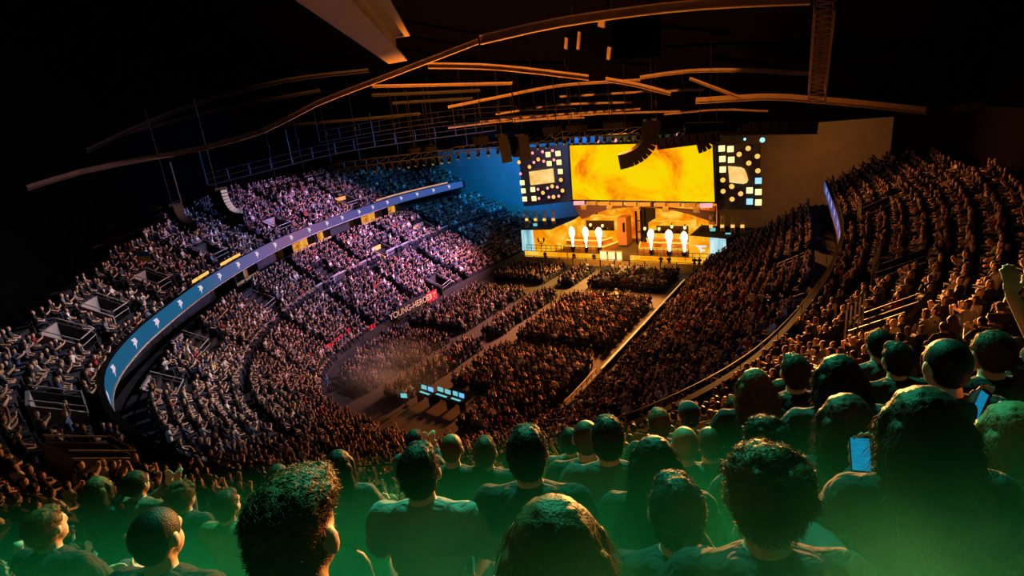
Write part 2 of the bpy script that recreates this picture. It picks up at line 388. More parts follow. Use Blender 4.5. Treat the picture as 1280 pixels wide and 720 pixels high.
def hand(mb, w, d, side, grip=0.):
    w = Vector(w); d = Vector(d).normalized(); x = d.cross(Vector((0, 1, .3)));
    if x.length < .1: x = Vector((1, 0, 0))
    x.normalize(); nrm = x.cross(d).normalized()
    R = Matrix((x, nrm, d)).transposed(); mb.ell(w+d*.05, (.042, .02, .055), 10, 7, rot=R)
    for k, L in enumerate((.072, .082, .078, .06)):
        b = w+d*.088+x*(-.033+.022*k); c = .5+.6*grip; p1 = b+d*L*.5*math.cos(c*.4)+nrm*side*L*.5*math.sin(c*.4); p2 = p1+d*L*.5*math.cos(c)+nrm*side*L*.5*math.sin(c)
        chain(mb, [b, p1, p2], [.0105, .0098, .0085])
    t0 = w+d*.03-x*.036*1; t1 = t0-x*.03+d*.028+nrm*side*.01; t2 = t1+d*.03-x*.006+nrm*side*.012; chain(mb, [t0, t1, t2], [.013, .0115, .0095])
def body_parts(mb, pose, infl=0., skin=True):
    P = POSES[pose]
    sh = {1: Vector((.185, -.01, 1.03)), -1: Vector((-.185, -.01, 1.03))}
    for s, k in ((1, 'r'), (-1, 'l')):
        e, wv, hd = [Vector(q) for q in P[k]]
        chain(mb, [sh[s], e], [.058, .044]); chain(mb, [e, wv], [.044, .029]); hand(mb, wv, hd, 1 if s > 0 else -1, 1. if pose in ('phone', 'lap') else .3)
    # torso, neck
    for z, rx, ry, y in ((.52, .165, .125, .0), (.62, .150, .112, -.01), (.74, .145, .105, -.025), (.86, .160, .112, -.03), (.97, .172, .108, -.025), (1.03, .150, .085, -.012)): mb.ell((0, y, z), (rx, ry, .10), 16, 9)
    chain(mb, [(-.15, -.015, 1.03), (.15, -.015, 1.03)], [.062, .062]); chain(mb, [(0, -.005, 1.02), (0, .012, 1.15)], [.066, .054])
    # head: skull, jaw, nose, brow, ears, lips
    H = HEAD; mb.ell(H+Vector((0, -.008, .02)), (.076, .096, .098), 18, 12); mb.ell(H+Vector((0, .028, -.045)), (.058, .062, .068), 14, 9)
    mb.ell(H+Vector((0, .094, -.018)), (.013, .02, .024), 8, 6); mb.ell(H+Vector((0, .078, .02)), (.05, .02, .012), 10, 6); mb.ell(H+Vector((0, .08, -.058)), (.024, .012, .008), 8, 5); mb.ell(H+Vector((0, .07, -.092)), (.022, .02, .016), 8, 5)
    for s in (-1, 1): mb.ell(H+Vector((s*.08, -.005, -.005)), (.012, .02, .032), 8, 7); mb.ell(H+Vector((s*.031, .08, .004)), (.014, .012, .009), 8, 5)
    # legs
    for s in (-1, 1):
        chain(mb, [(s*.095, .0, .52), (s*.12, .42, .53), (s*.12, .43, .10)], [.095, .062, .042]); mb.ell((s*.125, .49, .05), (.045, .12, .045), 10, 7)
def shirt_parts(mb, pose, long_sleeve=True, hood=False):
    P = POSES[pose]
    for z, rx, ry, y in ((.52, .182, .142, .0), (.62, .172, .132, -.01), (.74, .166, .125, -.025), (.86, .178, .130, -.03), (.97, .190, .126, -.025), (1.035, .165, .098, -.012)): mb.ell((0, y, z), (rx, ry, .10), 18, 9)
    chain(mb, [(-.165, -.012, 1.03), (.165, -.012, 1.03)], [.074, .074])
    chain(mb, [(-.06, -.01, 1.085), (.06, -.01, 1.085)], [.04, .04]); chain(mb, [(-.10, -.01, 1.07), (.10, -.01, 1.07)], [.05, .05])
    for s, k in ((1, 'r'), (-1, 'l')):
        a = Vector((s*.185, -.01, 1.03)); e, wv, hd = [Vector(q) for q in P[k]]
        if long_sleeve: chain(mb, [a, a.lerp(e, .5), e, e.lerp(wv, .5), e.lerp(wv, .93)], [.078, .070, .060, .052, .044])
        else: chain(mb, [a, a.lerp(e, .72)], [.080, .072])
    if hood: mb.ell((0, -.10, 1.05), (.12, .06, .085), 14, 8); chain(mb, [(-.09, -.05, 1.09), (0, -.11, 1.07), (.09, -.05, 1.09)], [.04, .05, .04])
def trouser_parts(mb):
    mb.ell((0, 0, .52), (.19, .15, .11), 16, 9)
    for s in (-1, 1): chain(mb, [(s*.098, .0, .525), (s*.122, .42, .535), (s*.122, .435, .13)], [.108, .078, .06])
def strands(me, n, L, seed, droop=.4, wd=.0009, zmin=None):
    """adds tapering strands to a hair mesh, same mesh"""
    r = np.random.default_rng(seed); P = me.polygons; idx = r.integers(0, len(P), n)
    vs, fs = [], []
    for i in idx:
        p = P[int(i)]; c = p.center.copy(); nn = p.normal.copy()
        if zmin and c.z < zmin: continue
        t = Vector(r.normal(size=3)); t = (t-nn*t.dot(nn)).normalized(); d = (nn*.35+t*.8+Vector((0, -.25, -droop))).normalized(); l = L*r.uniform(.5, 1.3)
        b = len(vs); u = d.cross(nn)
        if u.length < .05: u = d.cross(Vector((1, 0, 0)))
        u = u.normalized()*wd; v = d.cross(u).normalized()*wd; m_ = c+d*l*.55; tip = c+d*l+Vector((0, 0, -droop*l*.4))
        vs += [c+u, c-u*.5+v, c-u*.5-v, m_+u*.7, m_-u*.35+v*.7, m_-u*.35-v*.7, tip]
        fs += [(b, b+1, b+4, b+3), (b+1, b+2, b+5, b+4), (b+2, b, b+3, b+5), (b+3, b+4, b+6), (b+4, b+5, b+6), (b+5, b+3, b+6)]
    out = bpy.data.meshes.new(me.name); n0 = len(me.vertices)
    out.from_pydata([tuple(v.co) for v in me.vertices]+[tuple(v) for v in vs], [], [tuple(p.vertices) for p in me.polygons]+[tuple(i+n0 for i in f) for f in fs]); out.update(); out.shade_smooth(); return out
def hair_parts(mb, style):
    H = HEAD
    if style == 'short': mb.ell(H+Vector((0, -.022, .036)), (.086, .098, .096), 18, 12); mb.ell(H+Vector((0, -.045, -.02)), (.074, .062, .07), 14, 9); mb.ell(H+Vector((0, .03, .085)), (.062, .055, .04), 12, 8)
    if style == 'cropped': mb.ell(H+Vector((0, -.010, .030)), (.081, .098, .095), 18, 12); mb.ell(H+Vector((0, -.04, -.02)), (.068, .058, .06), 14, 9)
    if style == 'curly':
        mb.ell(H+Vector((0, -.02, .05)), (.10, .108, .098), 18, 12); mb.ell(H+Vector((0, -.04, -.01)), (.082, .066, .07), 14, 9)
        r = random.Random(3)
        for k in range(60):
            a, b = r.uniform(0, 2*PI), r.uniform(.0, 1.45); mb.ell(H+Vector((.096*math.cos(a)*math.cos(b), -.02+.105*math.sin(a)*math.cos(b), .055+.095*math.sin(b))), (.024, .024, .022), 7, 5)
    if style == 'fringe': # thick top, shaved sides, hair swept forward
        mb.ell(H+Vector((0, -.0, .075)), (.082, .112, .062), 18, 11); mb.ell(H+Vector((0, .075, .075)), (.066, .045, .04), 12, 8); mb.ell(H+Vector((0, -.02, .02)), (.0785, .096, .094), 16, 10)
        r = random.Random(5)
        for k in range(50):
            a = r.uniform(0, 2*PI); q = math.sqrt(r.random()); mb.ell(H+Vector((.072*q*math.cos(a), .01+.10*q*math.sin(a), .118-.03*q*q)), (.02, .022, .018), 7, 5)
    if style in ('long', 'bob', 'pony'):
        mb.ell(H+Vector((0, -.02, .034)), (.090, .102, .100), 18, 12); zb = {'long': .88, 'bob': 1.10, 'pony': 1.17}[style]
        if style != 'pony':
            for k in range(9):
                a = -1+2*k/8; chain(mb, [H+Vector((a*.075, -.05-.035*(1-a*a), .02)), (a*.098, -.06-.05*(1-a*a), 1.09), (a*.10, -.085-.04*(1-a*a), zb+.03*abs(a))], [.036, .036, .018])
            for s in (-1, 1): chain(mb, [H+Vector((s*.074, .02, .03)), (s*.094, .02, 1.14), (s*.105, .0, zb+.05)], [.028, .026, .014])
        else: mb.ell(H+Vector((0, -.045, -.02)), (.072, .06, .062), 14, 9); chain(mb, [H+Vector((0, -.11, .05)), (0, -.175, 1.22), (0, -.16, 1.04)], [.028, .036, .014])
    if style == 'bun': mb.ell(H+Vector((0, -.02, .032)), (.085, .098, .096), 18, 12); mb.ell(H+Vector((0, -.045, -.02)), (.072, .06, .066), 14, 9); mb.ell(H+Vector((0, -.07, .125)), (.045, .045, .04), 12, 8)
    if style == 'cap': mb.ell(H+Vector((0, -.012, .045)), (.088, .104, .085), 18, 12); mb.ell(H+Vector((0, .115, .04)), (.062, .065, .012), 14, 6); mb.ell(H+Vector((0, -.045, -.02)), (.074, .058, .05), 14, 9)
STYLES = ('short', 'cropped', 'curly', 'fringe', 'long', 'bob', 'pony', 'bun', 'cap')
HI = {}
def pose_meshes(p, lss=(0, 1)):
    HI['body', p] = remeshed('body_'+p, lambda mb: body_parts(mb, p), .0085, 2)
    for ls in lss: HI['shirt', p, ls] = remeshed('shirt_'+p, lambda mb: shirt_parts(mb, p, bool(ls), bool(ls)), .014, 4, lambda c: .004*mnoise.noise(c*14)+.005*mnoise.noise(Vector((c.x*9, c.y*9, c.z*22))))
for p in list(POSES): pose_meshes(p)
HI['trousers'] = remeshed('trousers', trouser_parts, .016, 4)
for k, s in enumerate(STYLES):
    h = remeshed('hair_'+s, lambda mb: hair_parts(mb, s), .008, 3, (lambda c: .004*mnoise.noise(c*30)+.003*mnoise.noise(c*70)) if s not in ('cap', 'cropped') else None)
    if s in ('short', 'curly', 'fringe', 'long', 'bob', 'pony', 'bun'): h = strands(h, {'long': 6000, 'bob': 5000, 'curly': 6000}.get(s, 4000), {'curly': .022, 'fringe': .018, 'long': .05, 'bob': .04}.get(s, .014), k, 1.0 if s in ('long', 'bob') else .25)
    HI['hair', s] = h
LO = {}
def joined(pose, style, ls):
    ms = [remeshed('b', lambda mb: body_parts(mb, pose), .02, 2), remeshed('s', lambda mb: shirt_parts(mb, pose, ls), .026, 3), remeshed('t', trouser_parts, .03, 3), remeshed('h', lambda mb: hair_parts(mb, style), .018, 2)]
    vs, fs, mi = [], [], []
    for k, m in enumerate(ms):
        n = len(vs); vs += [tuple(v.co) for v in m.vertices]; fs += [tuple(i+n for i in p.vertices) for p in m.polygons]; mi += [k]*len(m.polygons); bpy.data.meshes.remove(m)
    me = bpy.data.meshes.new('person_%s_%s' % (pose, style)); me.from_pydata(vs, [], fs); me.polygons.foreach_set('material_index', mi); me.update(); me.shade_smooth(); return me
for p, s, ls in (('lap', 'short', 0), ('clap', 'short', 1), ('lap', 'long', 1), ('chin', 'curly', 1), ('raise', 'short', 0), ('lap', 'cap', 0), ('clap', 'bob', 0), ('phone', 'cropped', 1), ('lap', 'pony', 0), ('clap', 'cropped', 0)): LO[p, s] = joined(p, s, ls)
SHIRTS = {'black': (.018, .018, .02), 'charcoal': (.05, .05, .055), 'grey': (.20, .20, .20), 'white': (.70, .68, .66), 'navy': (.025, .035, .08), 'green': (.03, .09, .05), 'red': (.30, .03, .03), 'brown': (.12, .07, .045), 'blue': (.05, .12, .30), 'olive': (.09, .09, .045)}
for c in HAIRCOL:
    for s in STYLES: pass
HAIRMESH = {}
def hair_mesh(style, c):
    if (style, c) not in HAIRMESH:
        m = HI['hair', style].copy(); m.materials.clear(); m.materials.append(K['hair_'+c] if style != 'cap' else mat('black cap cloth', (.02, .02, .025), .9)); HAIRMESH[style, c] = m
    return HAIRMESH[style, c]
for k, m in HI.items():
    if k[0] == 'body': m.materials.append(K['skin'])
    if k[0] == 'shirt': m.materials.append(K['cloth'])
HI['trousers'].materials.append(K['trousers'])
for (p, s), m in LO.items():
    for x in (K['skin'], K['cloth'], K['trousers'], mat('black cap cloth', (.02, .02, .025), .9) if s == 'cap' else K['hair_'+('brown' if s in ('long', 'curly', 'pony') else 'dark')]): m.materials.append(x)
def person(pos, rz, s, pose, style, hc, shirt, ls, label, group=None):
    o = empty('person', pos, rz, label, 'person', group); o.scale = (s, s, s)
    for nm, me in (('body', HI['body', pose]), ('shirt', HI['shirt', pose, ls]), ('trousers', HI['trousers']), ('hair' if style != 'cap' else 'baseball_cap', hair_mesh(style, hc))):
        c = bpy.data.objects.new(nm, me); col.objects.link(c); c.parent = o
        if nm == 'shirt': c.color = (*SHIRTS[shirt], 1)
    return o
# ------------------------------------------------------------------ where the audience sits
STAGE = np.array([-25., 69.])
def facing(p, n, k):
    a = -n/np.linalg.norm(n); b = STAGE-np.asarray(p[:2]); b = b/np.linalg.norm(b); d = a*(1-k)+b*k; return math.atan2(-d[0], d[1])
# sampled stand surfaces, to find the point of a stand seen at a pixel
jj = np.arange(0, NB, 2)
eg = np.arange(.2, 17, .2)
Us = np.array([[*(RING[j]+NRM[j]*e), UZ0+RISE*e/ROWD, j, e] for j in jj for e in eg if e < EMAX[j]]); Up = proj(Us[:, :3]+np.array([0, 0, .9]))
tg = np.linspace(0.02, 1, 60)
Ls = np.array([[*lower_pt(j, t), LZ0+(LZ1-LZ0)*t, j, t] for j in jj for t in tg]); Lp = proj(Ls[:, :3]+np.array([0, 0, .9]))
def pick(S, Pj, x, y):
    d = (Pj[:, 0]-x)**2+(Pj[:, 1]-y)**2+np.where(Pj[:, 2] < 3, 1e6, 0); k = int(np.argmin(d)); return S[k]
# stair aisles (positions along the ring) and stairwell openings
acc = np.concatenate([[0], np.cumsum(np.linalg.norm(np.diff(RING, axis=0), axis=1))])
VOM_U = [(130, 378, 'upper stairwell opening third from the left edge'), (85, 415, 'upper stairwell opening low at the left edge'), (72, 495, 'upper stairwell opening just left of the ribbon end'), (110, 563, 'wide pale stairwell opening lowest in the left upper stand'), (188, 345, 'upper stairwell opening below the blue and yellow flag'),
         (262, 308, 'upper stairwell opening under the dark curved speaker array'), (345, 276, 'upper stairwell opening right of the pale curved array'), (432, 246, 'yellow lit stairwell opening on the upper stand'), (1095, 255, 'glass-railed stairwell opening on the right upper stand, far one'), (1128, 322, 'glass-railed stairwell opening on the right upper stand, middle one'), (1105, 392, 'glass-railed stairwell opening on the right upper stand, near one')]
VOM_L = [(242, 428, 'lower stairwell opening inside the ribbon curve'), (205, 484, 'lowest pale stairwell opening left of the lower bowl'), (322, 378, 'lower stairwell opening beside the pale mid rail'), (408, 342, 'dark stairwell opening halfway along the lower stand'), (478, 312, 'yellow lit stairwell opening on the lower stand'), (530, 283, 'far lower stairwell opening lit pinkish'),
         (548, 352, 'black opening low in the left lower stand behind the sign'), (985, 385, 'orange lit stairwell opening on the right lower stand, near one'), (990, 332, 'orange lit stairwell opening on the right lower stand, far one')]
voms = []
for lst, S, Pj, up in ((VOM_U, Us, Up, True), (VOM_L, Ls, Lp, False)):
    for x, y, lb in lst: q = pick(S, Pj, x, y); voms.append((q, up, lb))
K['yellowlitwall'] = mat('yellow-lit stairwell wall', (.85, .5, .08), .7)  # yellow light of the stairwell put into the wall colour
def stairwell(q, up, lb):
    x, y, z, j, e = q; j = int(j); n = NRM[j]; ang = math.atan2(n[1], n[0])-PI/2
    zf = (UZ0+RISE*math.floor(e/ROWD)) if up else z
    o = empty('stairwell_opening', (x, y, zf), ang, lb, 'stairwell opening')
    wm = K['yellowlitwall'] if 'yellow lit' in lb else (K['concrete'] if ('glass' in lb or 'dark' in lb or 'black' in lb) else K['palewall']); rl = K['blackmetal'] if 'glass' in lb else K['railwhite']; W = 1.25 if y > 20 else .95; D_ = .9 if y > 20 else .75
    mb = MB(); mb.box((0, D_+.07, .75), (2*W, .14, 1.5)); mb.build('back_wall', wm, o)
    for s in (-1, 1):
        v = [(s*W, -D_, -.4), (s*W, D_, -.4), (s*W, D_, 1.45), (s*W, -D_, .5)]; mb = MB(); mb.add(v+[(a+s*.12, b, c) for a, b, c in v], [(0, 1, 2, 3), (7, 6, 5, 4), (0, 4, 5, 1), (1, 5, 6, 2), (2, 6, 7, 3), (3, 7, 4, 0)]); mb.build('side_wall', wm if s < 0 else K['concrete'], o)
        mb = MB(); mb.bar((s*(W+.06), -D_, .75), (s*(W+.06), D_, 1.7), .05); mb.build('handrail', rl, o)
    mb = MB(); mb.box((0, 0, .02), (2*W, 2*D_, .06)); mb.build('landing', K['black'], o)
    mb = MB(); mb.bar((-W, -D_-.03, .8), (W, -D_-.03, .8), .05); mb.bar((-W, -D_-.03, .42), (W, -D_-.03, .42), .035); mb.build('front_rail', rl, o)
    if 'glass' in lb:
        for k in range(5): mb = MB(); c = -W+2*W*k/4; mb.bar((c, -D_-.03, 0), (c, -D_-.03, 1.5), .05); mb.build('rail_post', K['railwhite'], o)
for v in voms: stairwell(*v)
aU = [7, 17, 27, 37, 47, 57, 67, 76, 86, 97, 110, 121, 131, 141, 151, 160, 169]
def blocked(x, y, up):
    for q, u, _ in voms:
        if u == up:
            d = np.array([x-q[0], y-q[1]]); n = NRM[int(q[3])]; a, b = d@n, d@np.array([n[1], -n[0]])
            if abs(b) < 1.55 and -1.5 < a < 1.35: return True
    return False
seats = []   # x, y, z, nx, ny, kind
for i in range(nU):
    e = i*ROWD+.55; C = RING+NRM*e; L = np.concatenate([[0], np.cumsum(np.linalg.norm(np.diff(C, axis=0), axis=1))]); d = rng.uniform(0, .5)
    while d < L[-1]:
        j = int(np.searchsorted(L, d)); j = min(j, NB-1); d += rng.uniform(.58, .66)
        if EMAX[j] < e+.4 or min(abs(acc[j]-a) for a in aU) < .55 or rng.random() < .04 or blocked(C[j, 0], C[j, 1], True): continue
        seats.append((C[j, 0], C[j, 1], UZ0+RISE*i, NRM[j, 0], NRM[j, 1], 0))
for i in range(LROWS):
    t = (i+.62)/(LROWS+2)+.0; C = FRONT*(1-t)+RING*t; L = np.concatenate([[0], np.cumsum(np.linalg.norm(np.diff(C, axis=0), axis=1))]); d = rng.uniform(0, .5)
    while d < L[-1]:
        j = int(np.searchsorted(L, d)); j = min(j, NB-1); d += rng.uniform(.52, .62)
        if min(abs(acc[j]-a) for a in aU) < .6 or rng.random() < .04 or blocked(C[j, 0], C[j, 1], False): continue
        if i < 2 and FRONT[j, 0] > -16.6 and FRONT[j, 1] > 27: continue
        if i in (9,) and not (C[j, 0] > -20): continue
        seats.append((C[j, 0], C[j, 1], lower_z(i), NRM[j, 0], NRM[j, 1], 1))
fb = [(-40.6, -32.6, 26.5, 37.3), (-40.6, -32.6, 39.9, 52.6), (-40.0, -32.6, 56.4, 62.6), (-30.5, -28.6, 26.5, 37.3), (-30.5, -28.6, 39.9, 52.6), (-30.5, -28.6, 56.4, 62.6), (-26.5, -17.7, 25.0, 37.3), (-26.5, -17.7, 40.0, 52.6), (-26.5, -17.7, 56.4, 62.6)]
for x0, x1, y0, y1 in fb:
    for y in np.arange(y0, y1, .85):
        for x in np.arange(x0, x1, .54):
            k = int(np.argmin((FRONT[:, 0]-x)**2+(FRONT[:, 1]-y)**2))
            if (np.array([x, y])-FRONT[k])@NRM[k] > -1.3 or rng.random() < .05: continue
            if y < 29.5 and -28.6 < x < -22.2: continue
            seats.append((x+rng.normal()*.05, y+rng.normal()*.06, 0., 0., -1., 2))
seats = np.array(seats); pj = proj(seats[:, :3]+np.array([0, 0, 1.2]))
dist = np.linalg.norm(seats[:, :3]-EYE+np.array([0, 0, 1.2]), axis=1)
keep = (pj[:, 2] > .3) & (pj[:, 0] > -140) & (pj[:, 0] < 1420) & (pj[:, 1] < 900) & (pj[:, 1] > -60)
seats, pj, dist = seats[keep], pj[keep], dist[keep]
# ------------------------------------------------------------------ the nearest people, one by one
HEROES = [  # pixel of the head, head width in pixels, pose, hair, hair colour, shirt, long sleeves, label
 (372, 672, 96, 'lap', 'fringe', 'ginger', 'black', 1, 'person with thick wavy ginger hair and shaved sides at the lower left'),
 (526, 590, 47, 'lap', 'short', 'dark', 'grey', 0, 'broad-shouldered person with short dark hair in a grey t-shirt'),
 (660, 568, 47, 'lap', 'short', 'dark', 'black', 1, 'person with short dark hair and black hooded top at centre, brightly rimmed'),
 (760, 549, 38, 'lap', 'short', 'dark', 'charcoal', 0, 'taller of two dark-haired people sitting close together, charcoal shirt'),
 (733, 549, 28, 'lap', 'cropped', 'brown', 'black', 1, 'shorter person half hidden left of the charcoal-shirted person'),
 (818, 578, 48, 'lap', 'bob', 'dark', 'black', 1, 'person with dark chin-length bob in a black top'),
 (856, 556, 32, 'lap', 'cropped', 'fair', 'charcoal', 1, 'person with pale close-cropped hair right of the dark bob'),
 (887, 556, 31, 'lap', 'cropped', 'brown', 'black', 1, 'person with rounded cropped head right beside the pale-haired one'),
 (956, 626, 90, 'lap', 'curly', 'ginger', 'black', 1, 'person with big bushy ginger curls, the largest head on the right'),
 (696, 692, 106, 'lap', 'long', 'ginger', 'black', 1, 'person with long ginger hair at the bottom edge of the picture'),
 (1150, 534, 74, 'phone_up', 'long', 'brown', 'black', 1, 'person with long brown hair holding up a lit phone'),
 (1056, 528, 52, 'lap', 'long', 'brown', 'black', 1, 'person with long brown hair sitting left of the lit phone'),
 (956, 558, 46, 'lap', 'curly', 'dark', 'black', 1, 'person with short dark curls directly behind the bushy ginger curls'),
 (1182, 458, 44, 'lap', 'cropped', 'dark', 'black', 1, 'person with smooth cropped head in the right rows above the long-haired one'),
 (1047, 474, 42, 'lap', 'bob', 'dark', 'charcoal', 1, 'person with dark bob and sloping shoulders above the long-haired pair'),
 (993, 466, 28, 'lap', 'short', 'brown', 'black', 1, 'person with tall brown hair left of the dark sloping bob'),
 (975, 492, 27, 'chin', 'pony', 'brown', 'black', 1, 'person with brown ponytail leaning chin on hand'),
 (943, 484, 30, 'lap', 'long', 'ginger', 'black', 1, 'person with long ginger hair in a middle row right of centre'),
 (922, 518, 30, 'lap', 'curly', 'brown', 'navy', 1, 'person with brown curls in navy below the long ginger hair'),
 (824, 530, 27, 'lap', 'short', 'ginger', 'black', 0, 'person with short ginger hair above the dark bob'),
 (861, 520, 27, 'lap', 'cap', 'dark', 'black', 0, 'person in a black cap above the pale-haired one'),
 (713, 552, 22, 'lap', 'short', 'dark', 'charcoal', 1, 'small dark-haired person between the hooded one and the close pair'),
 (607, 566, 26, 'lap', 'short', 'brown', 'black', 1, 'person with brown hair between the grey t-shirt and the black hooded top'),
 (565, 562, 27, 'lap', 'cropped', 'ginger', 'black', 1, 'person with ginger-rimmed cropped hair right behind the grey t-shirt'),
 (519, 552, 20, 'clap', 'short', 'dark', 'charcoal', 1, 'small person with dark hair clapping above the grey t-shirt'),
 (425, 582, 27, 'lap', 'bob', 'dark', 'charcoal', 1, 'person with dark bob left of the rail above the wavy ginger hair'),
 (395, 600, 23, 'lap', 'short', 'fair', 'charcoal', 1, 'person with fair rimmed hair in charcoal at the left'),
 (349, 594, 22, 'lap', 'bob', 'brown', 'black', 1, 'person with brown bob over the wavy ginger hair'),
 (285, 632, 26, 'chin', 'short', 'brown', 'olive', 1, 'person with brown hair in olive leaning forward at left'),
 (230, 622, 25, 'lap', 'curly', 'ginger', 'black', 1, 'person with ginger curls second of the left trio'),
 (125, 612, 26, 'lap', 'long', 'ginger', 'charcoal', 1, 'person with long ginger hair at the far left'),
 (172, 605, 24, 'clap', 'pony', 'brown', 'brown', 1, 'person with brown ponytail clapping at the far left'),
 (60, 660, 34, 'lap', 'short', 'ginger', 'black', 1, 'person with short ginger hair lowest at the far left'),
 (572, 716, 44, 'lap', 'cap', 'dark', 'grey', 0, 'person in a black cap and grey t-shirt cut by the bottom edge'),
 (1262, 545, 62, 'phone_side', 'long', 'fair', 'olive', 1, 'person with long fair hair at the right edge raising a phone'),
 (1238, 442, 34, 'raise', 'pony', 'brown', 'black', 0, 'person with one bare arm raised at the right edge'),
 (1120, 450, 30, 'lap', 'short', 'dark', 'black', 1, 'dark-haired person left of the smooth cropped head'),
 (1098, 432, 26, 'lap', 'pony', 'dark', 'charcoal', 1, 'person with dark ponytail in the row above the sloping bob'),
 (198, 672, 48, 'lap', 'cropped', 'dark', 'black', 1, 'dark cropped head in the green haze left of the wavy ginger hair'),
 (845, 640, 58, 'chin', 'short', 'dark', 'black', 1, 'dark-haired person bent forward in the green haze left of the bushy curls'),
]
hero_at = []; HERO = {}
RS = RING[::1]
def e_of(p):
    k = int(np.argmin((RS[:, 0]-p[0])**2+(RS[:, 1]-p[1])**2)); d = np.asarray(p)-RS[k]; return float(d@NRM[k]), k
hero_rows = set()
for hx, hy, hw, pose, style, hc, shirt, ls, lb in HEROES:
    d = ray(hx, hy); w_head = {'curly': .205, 'long': .19, 'bob': .19, 'cropped': .165}.get(style, .178)
    Dt = w_head*FPX/hw*np.sqrt(1+((hx-640)**2+(hy-360)**2)/FPX**2)*1.0; best = None
    for D in np.linspace(Dt*.8, Dt*1.25, 60):
        p = EYE+d*D; e, k = e_of(p[:2]); i = math.floor(e/ROWD)
        zt = UZ0+RISE*i; hh = p[2]-zt; off = e-(i*ROWD+.42)
        c = abs(hh-1.235)*1.2+abs(off-.1)*.35+abs(D/Dt-1)*1.5+(3 if hh < .95 else 0)
        if best is None or c < best[0]: best = (c, D, p, hh, e, k, i, zt)
    _, D, p, hh, e, k, i, zt = best
    s = min(1.12, max(.86, hh/1.235)); rz = facing(p[:2], NRM[k], .75); zz = p[2]-1.235*s
    x, y = p[0]-(-math.sin(rz))*.035*s, p[1]-math.cos(rz)*.035*s
    if pose.startswith('phone_'):
        tx, ty = (1074, 590) if pose == 'phone_up' else (1222, 528); MW = Matrix.Translation((x, y, zz)) @ Matrix.Rotation(rz, 4, 'Z') @ Matrix.Scale(s, 4); MI = MW.inverted(); bq = None
        sh_ = Vector((-.185, -.01, 1.03))
        for Dq in np.linspace(.6, 3.5, 120):
            q = MI @ Vector((EYE+ray(tx, ty)*Dq).tolist())
            if q.y > .12 and (bq is None or abs((q-sh_).length-.50) < bq[0]): bq = (abs((q-sh_).length-.50), q)
        wq = bq[1]; dq = wq-sh_; wq = sh_+dq*min(1, .54/dq.length); el = sh_.lerp(wq, .5)+Vector((-.07, .0, -.12))
        POSES[pose] = dict(r=POSES['lap']['r'], l=(tuple(el), tuple(wq), (.05, .25, 1))); pose_meshes(pose, (1,)); HI['body', pose].materials.append(K['skin']); HI['shirt', pose, 1].materials.append(K['cloth'])
    o = person((x, y, zz), rz, s, pose, style, hc, shirt, ls, lb); hero_at.append((x, y, zz)); HERO[lb] = (o, p, rz, s)
    if abs(zz-zt) > .12: pass
hero_at = np.array(hero_at)
# phones
def phone(label, c, nrm, up, par=None):
    c = V_(c); o = empty('smartphone', c, 0, label, 'phone'); n = V_(nrm).normalized(); u = V_(up); u = (u-n*u.dot(n)).normalized(); x = u.cross(n); R = Matrix((x, u, n)).transposed()
    mb = MB(); mb.box((0, 0, 0), (.074, .152, .009), rot=R); mb.build('case', K['black'], o); mb = MB(); mb.box(n*.0052, (.066, .128, .001), rot=R); mb.build('screen', K['phonescreen'], o)
V_ = lambda a: Vector([float(t) for t in a])
for lb, px, tw, label in (('person with long brown hair holding up a lit phone', (1071, 567), 0., 'bright phone with blue screen held up by the long-haired person'),
                   ('person with long fair hair at the right edge raising a phone', (1221, 511), 1.15, 'phone seen nearly edge-on in the hand at the right edge')):
    o, p, rz, s = HERO[lb]; bpy.context.view_layer.update()
    wr = o.matrix_world @ Vector(POSES['phone_up' if 'holding' in lb else 'phone_side']['l'][1]); c = wr+Vector((0, 0, .085))
    view = (Vector(EYE.tolist())-c).normalized(); side = view.cross(Vector((0, 0, 1))).normalized()
    phone(label, c+view*.045, view*math.cos(tw)+side*math.sin(tw)+Vector((0, 0, .1)), Vector((0, 0, 1))+side*(.12 if tw == 0 else .35))
# generic people: nearest as individuals, the rest one crowd
ok = np.ones(len(seats), bool)
for k in range(len(seats)):
    dh = np.hypot(hero_at[:, 0]-seats[k, 0], hero_at[:, 1]-seats[k, 1])
    if dh.min() < .58 or dist[k] < 3.3: ok[k] = False
    elif dist[k] < 6:
        # keep the sight lines to the people listed above free
        q = pj[k]; 
        for (hx, hy, hw, *_r) in HEROES:
            if abs(q[0]-hx) < hw*.55+20*3/dist[k] and -hw*.5 < hy-q[1] < hw*2.2 and dist[k] < FPX*.18/hw: ok[k] = False
seats, pj, dist = seats[ok], pj[ok], dist[ok]
inframe = (pj[:, 0] > -10) & (pj[:, 0] < 1290) & (pj[:, 1] > -10) & (pj[:, 1] < 730)
order = np.argsort(np.where(inframe, dist, 1e9)); NIND = 300-len(HEROES)
ind = order[:NIND]; rest = np.setdiff1d(np.arange(len(seats)), ind)
gl = {'left': ('rim-lit audience member in the near left rows of the upper stand, seen from behind', 'audience in the near left rows'), 'mid': ('dark audience member with orange-rimmed head in the near middle rows of the upper stand', 'audience in the near middle rows'), 'right': ('dark audience member with orange-rimmed head in the near right rows of the upper stand', 'audience in the near right rows')}
keys = list(LO); names = list(SHIRTS); wts = np.array([.34, .2, .1, .08, .1, .03, .04, .05, .04, .02]); wts /= wts.sum()
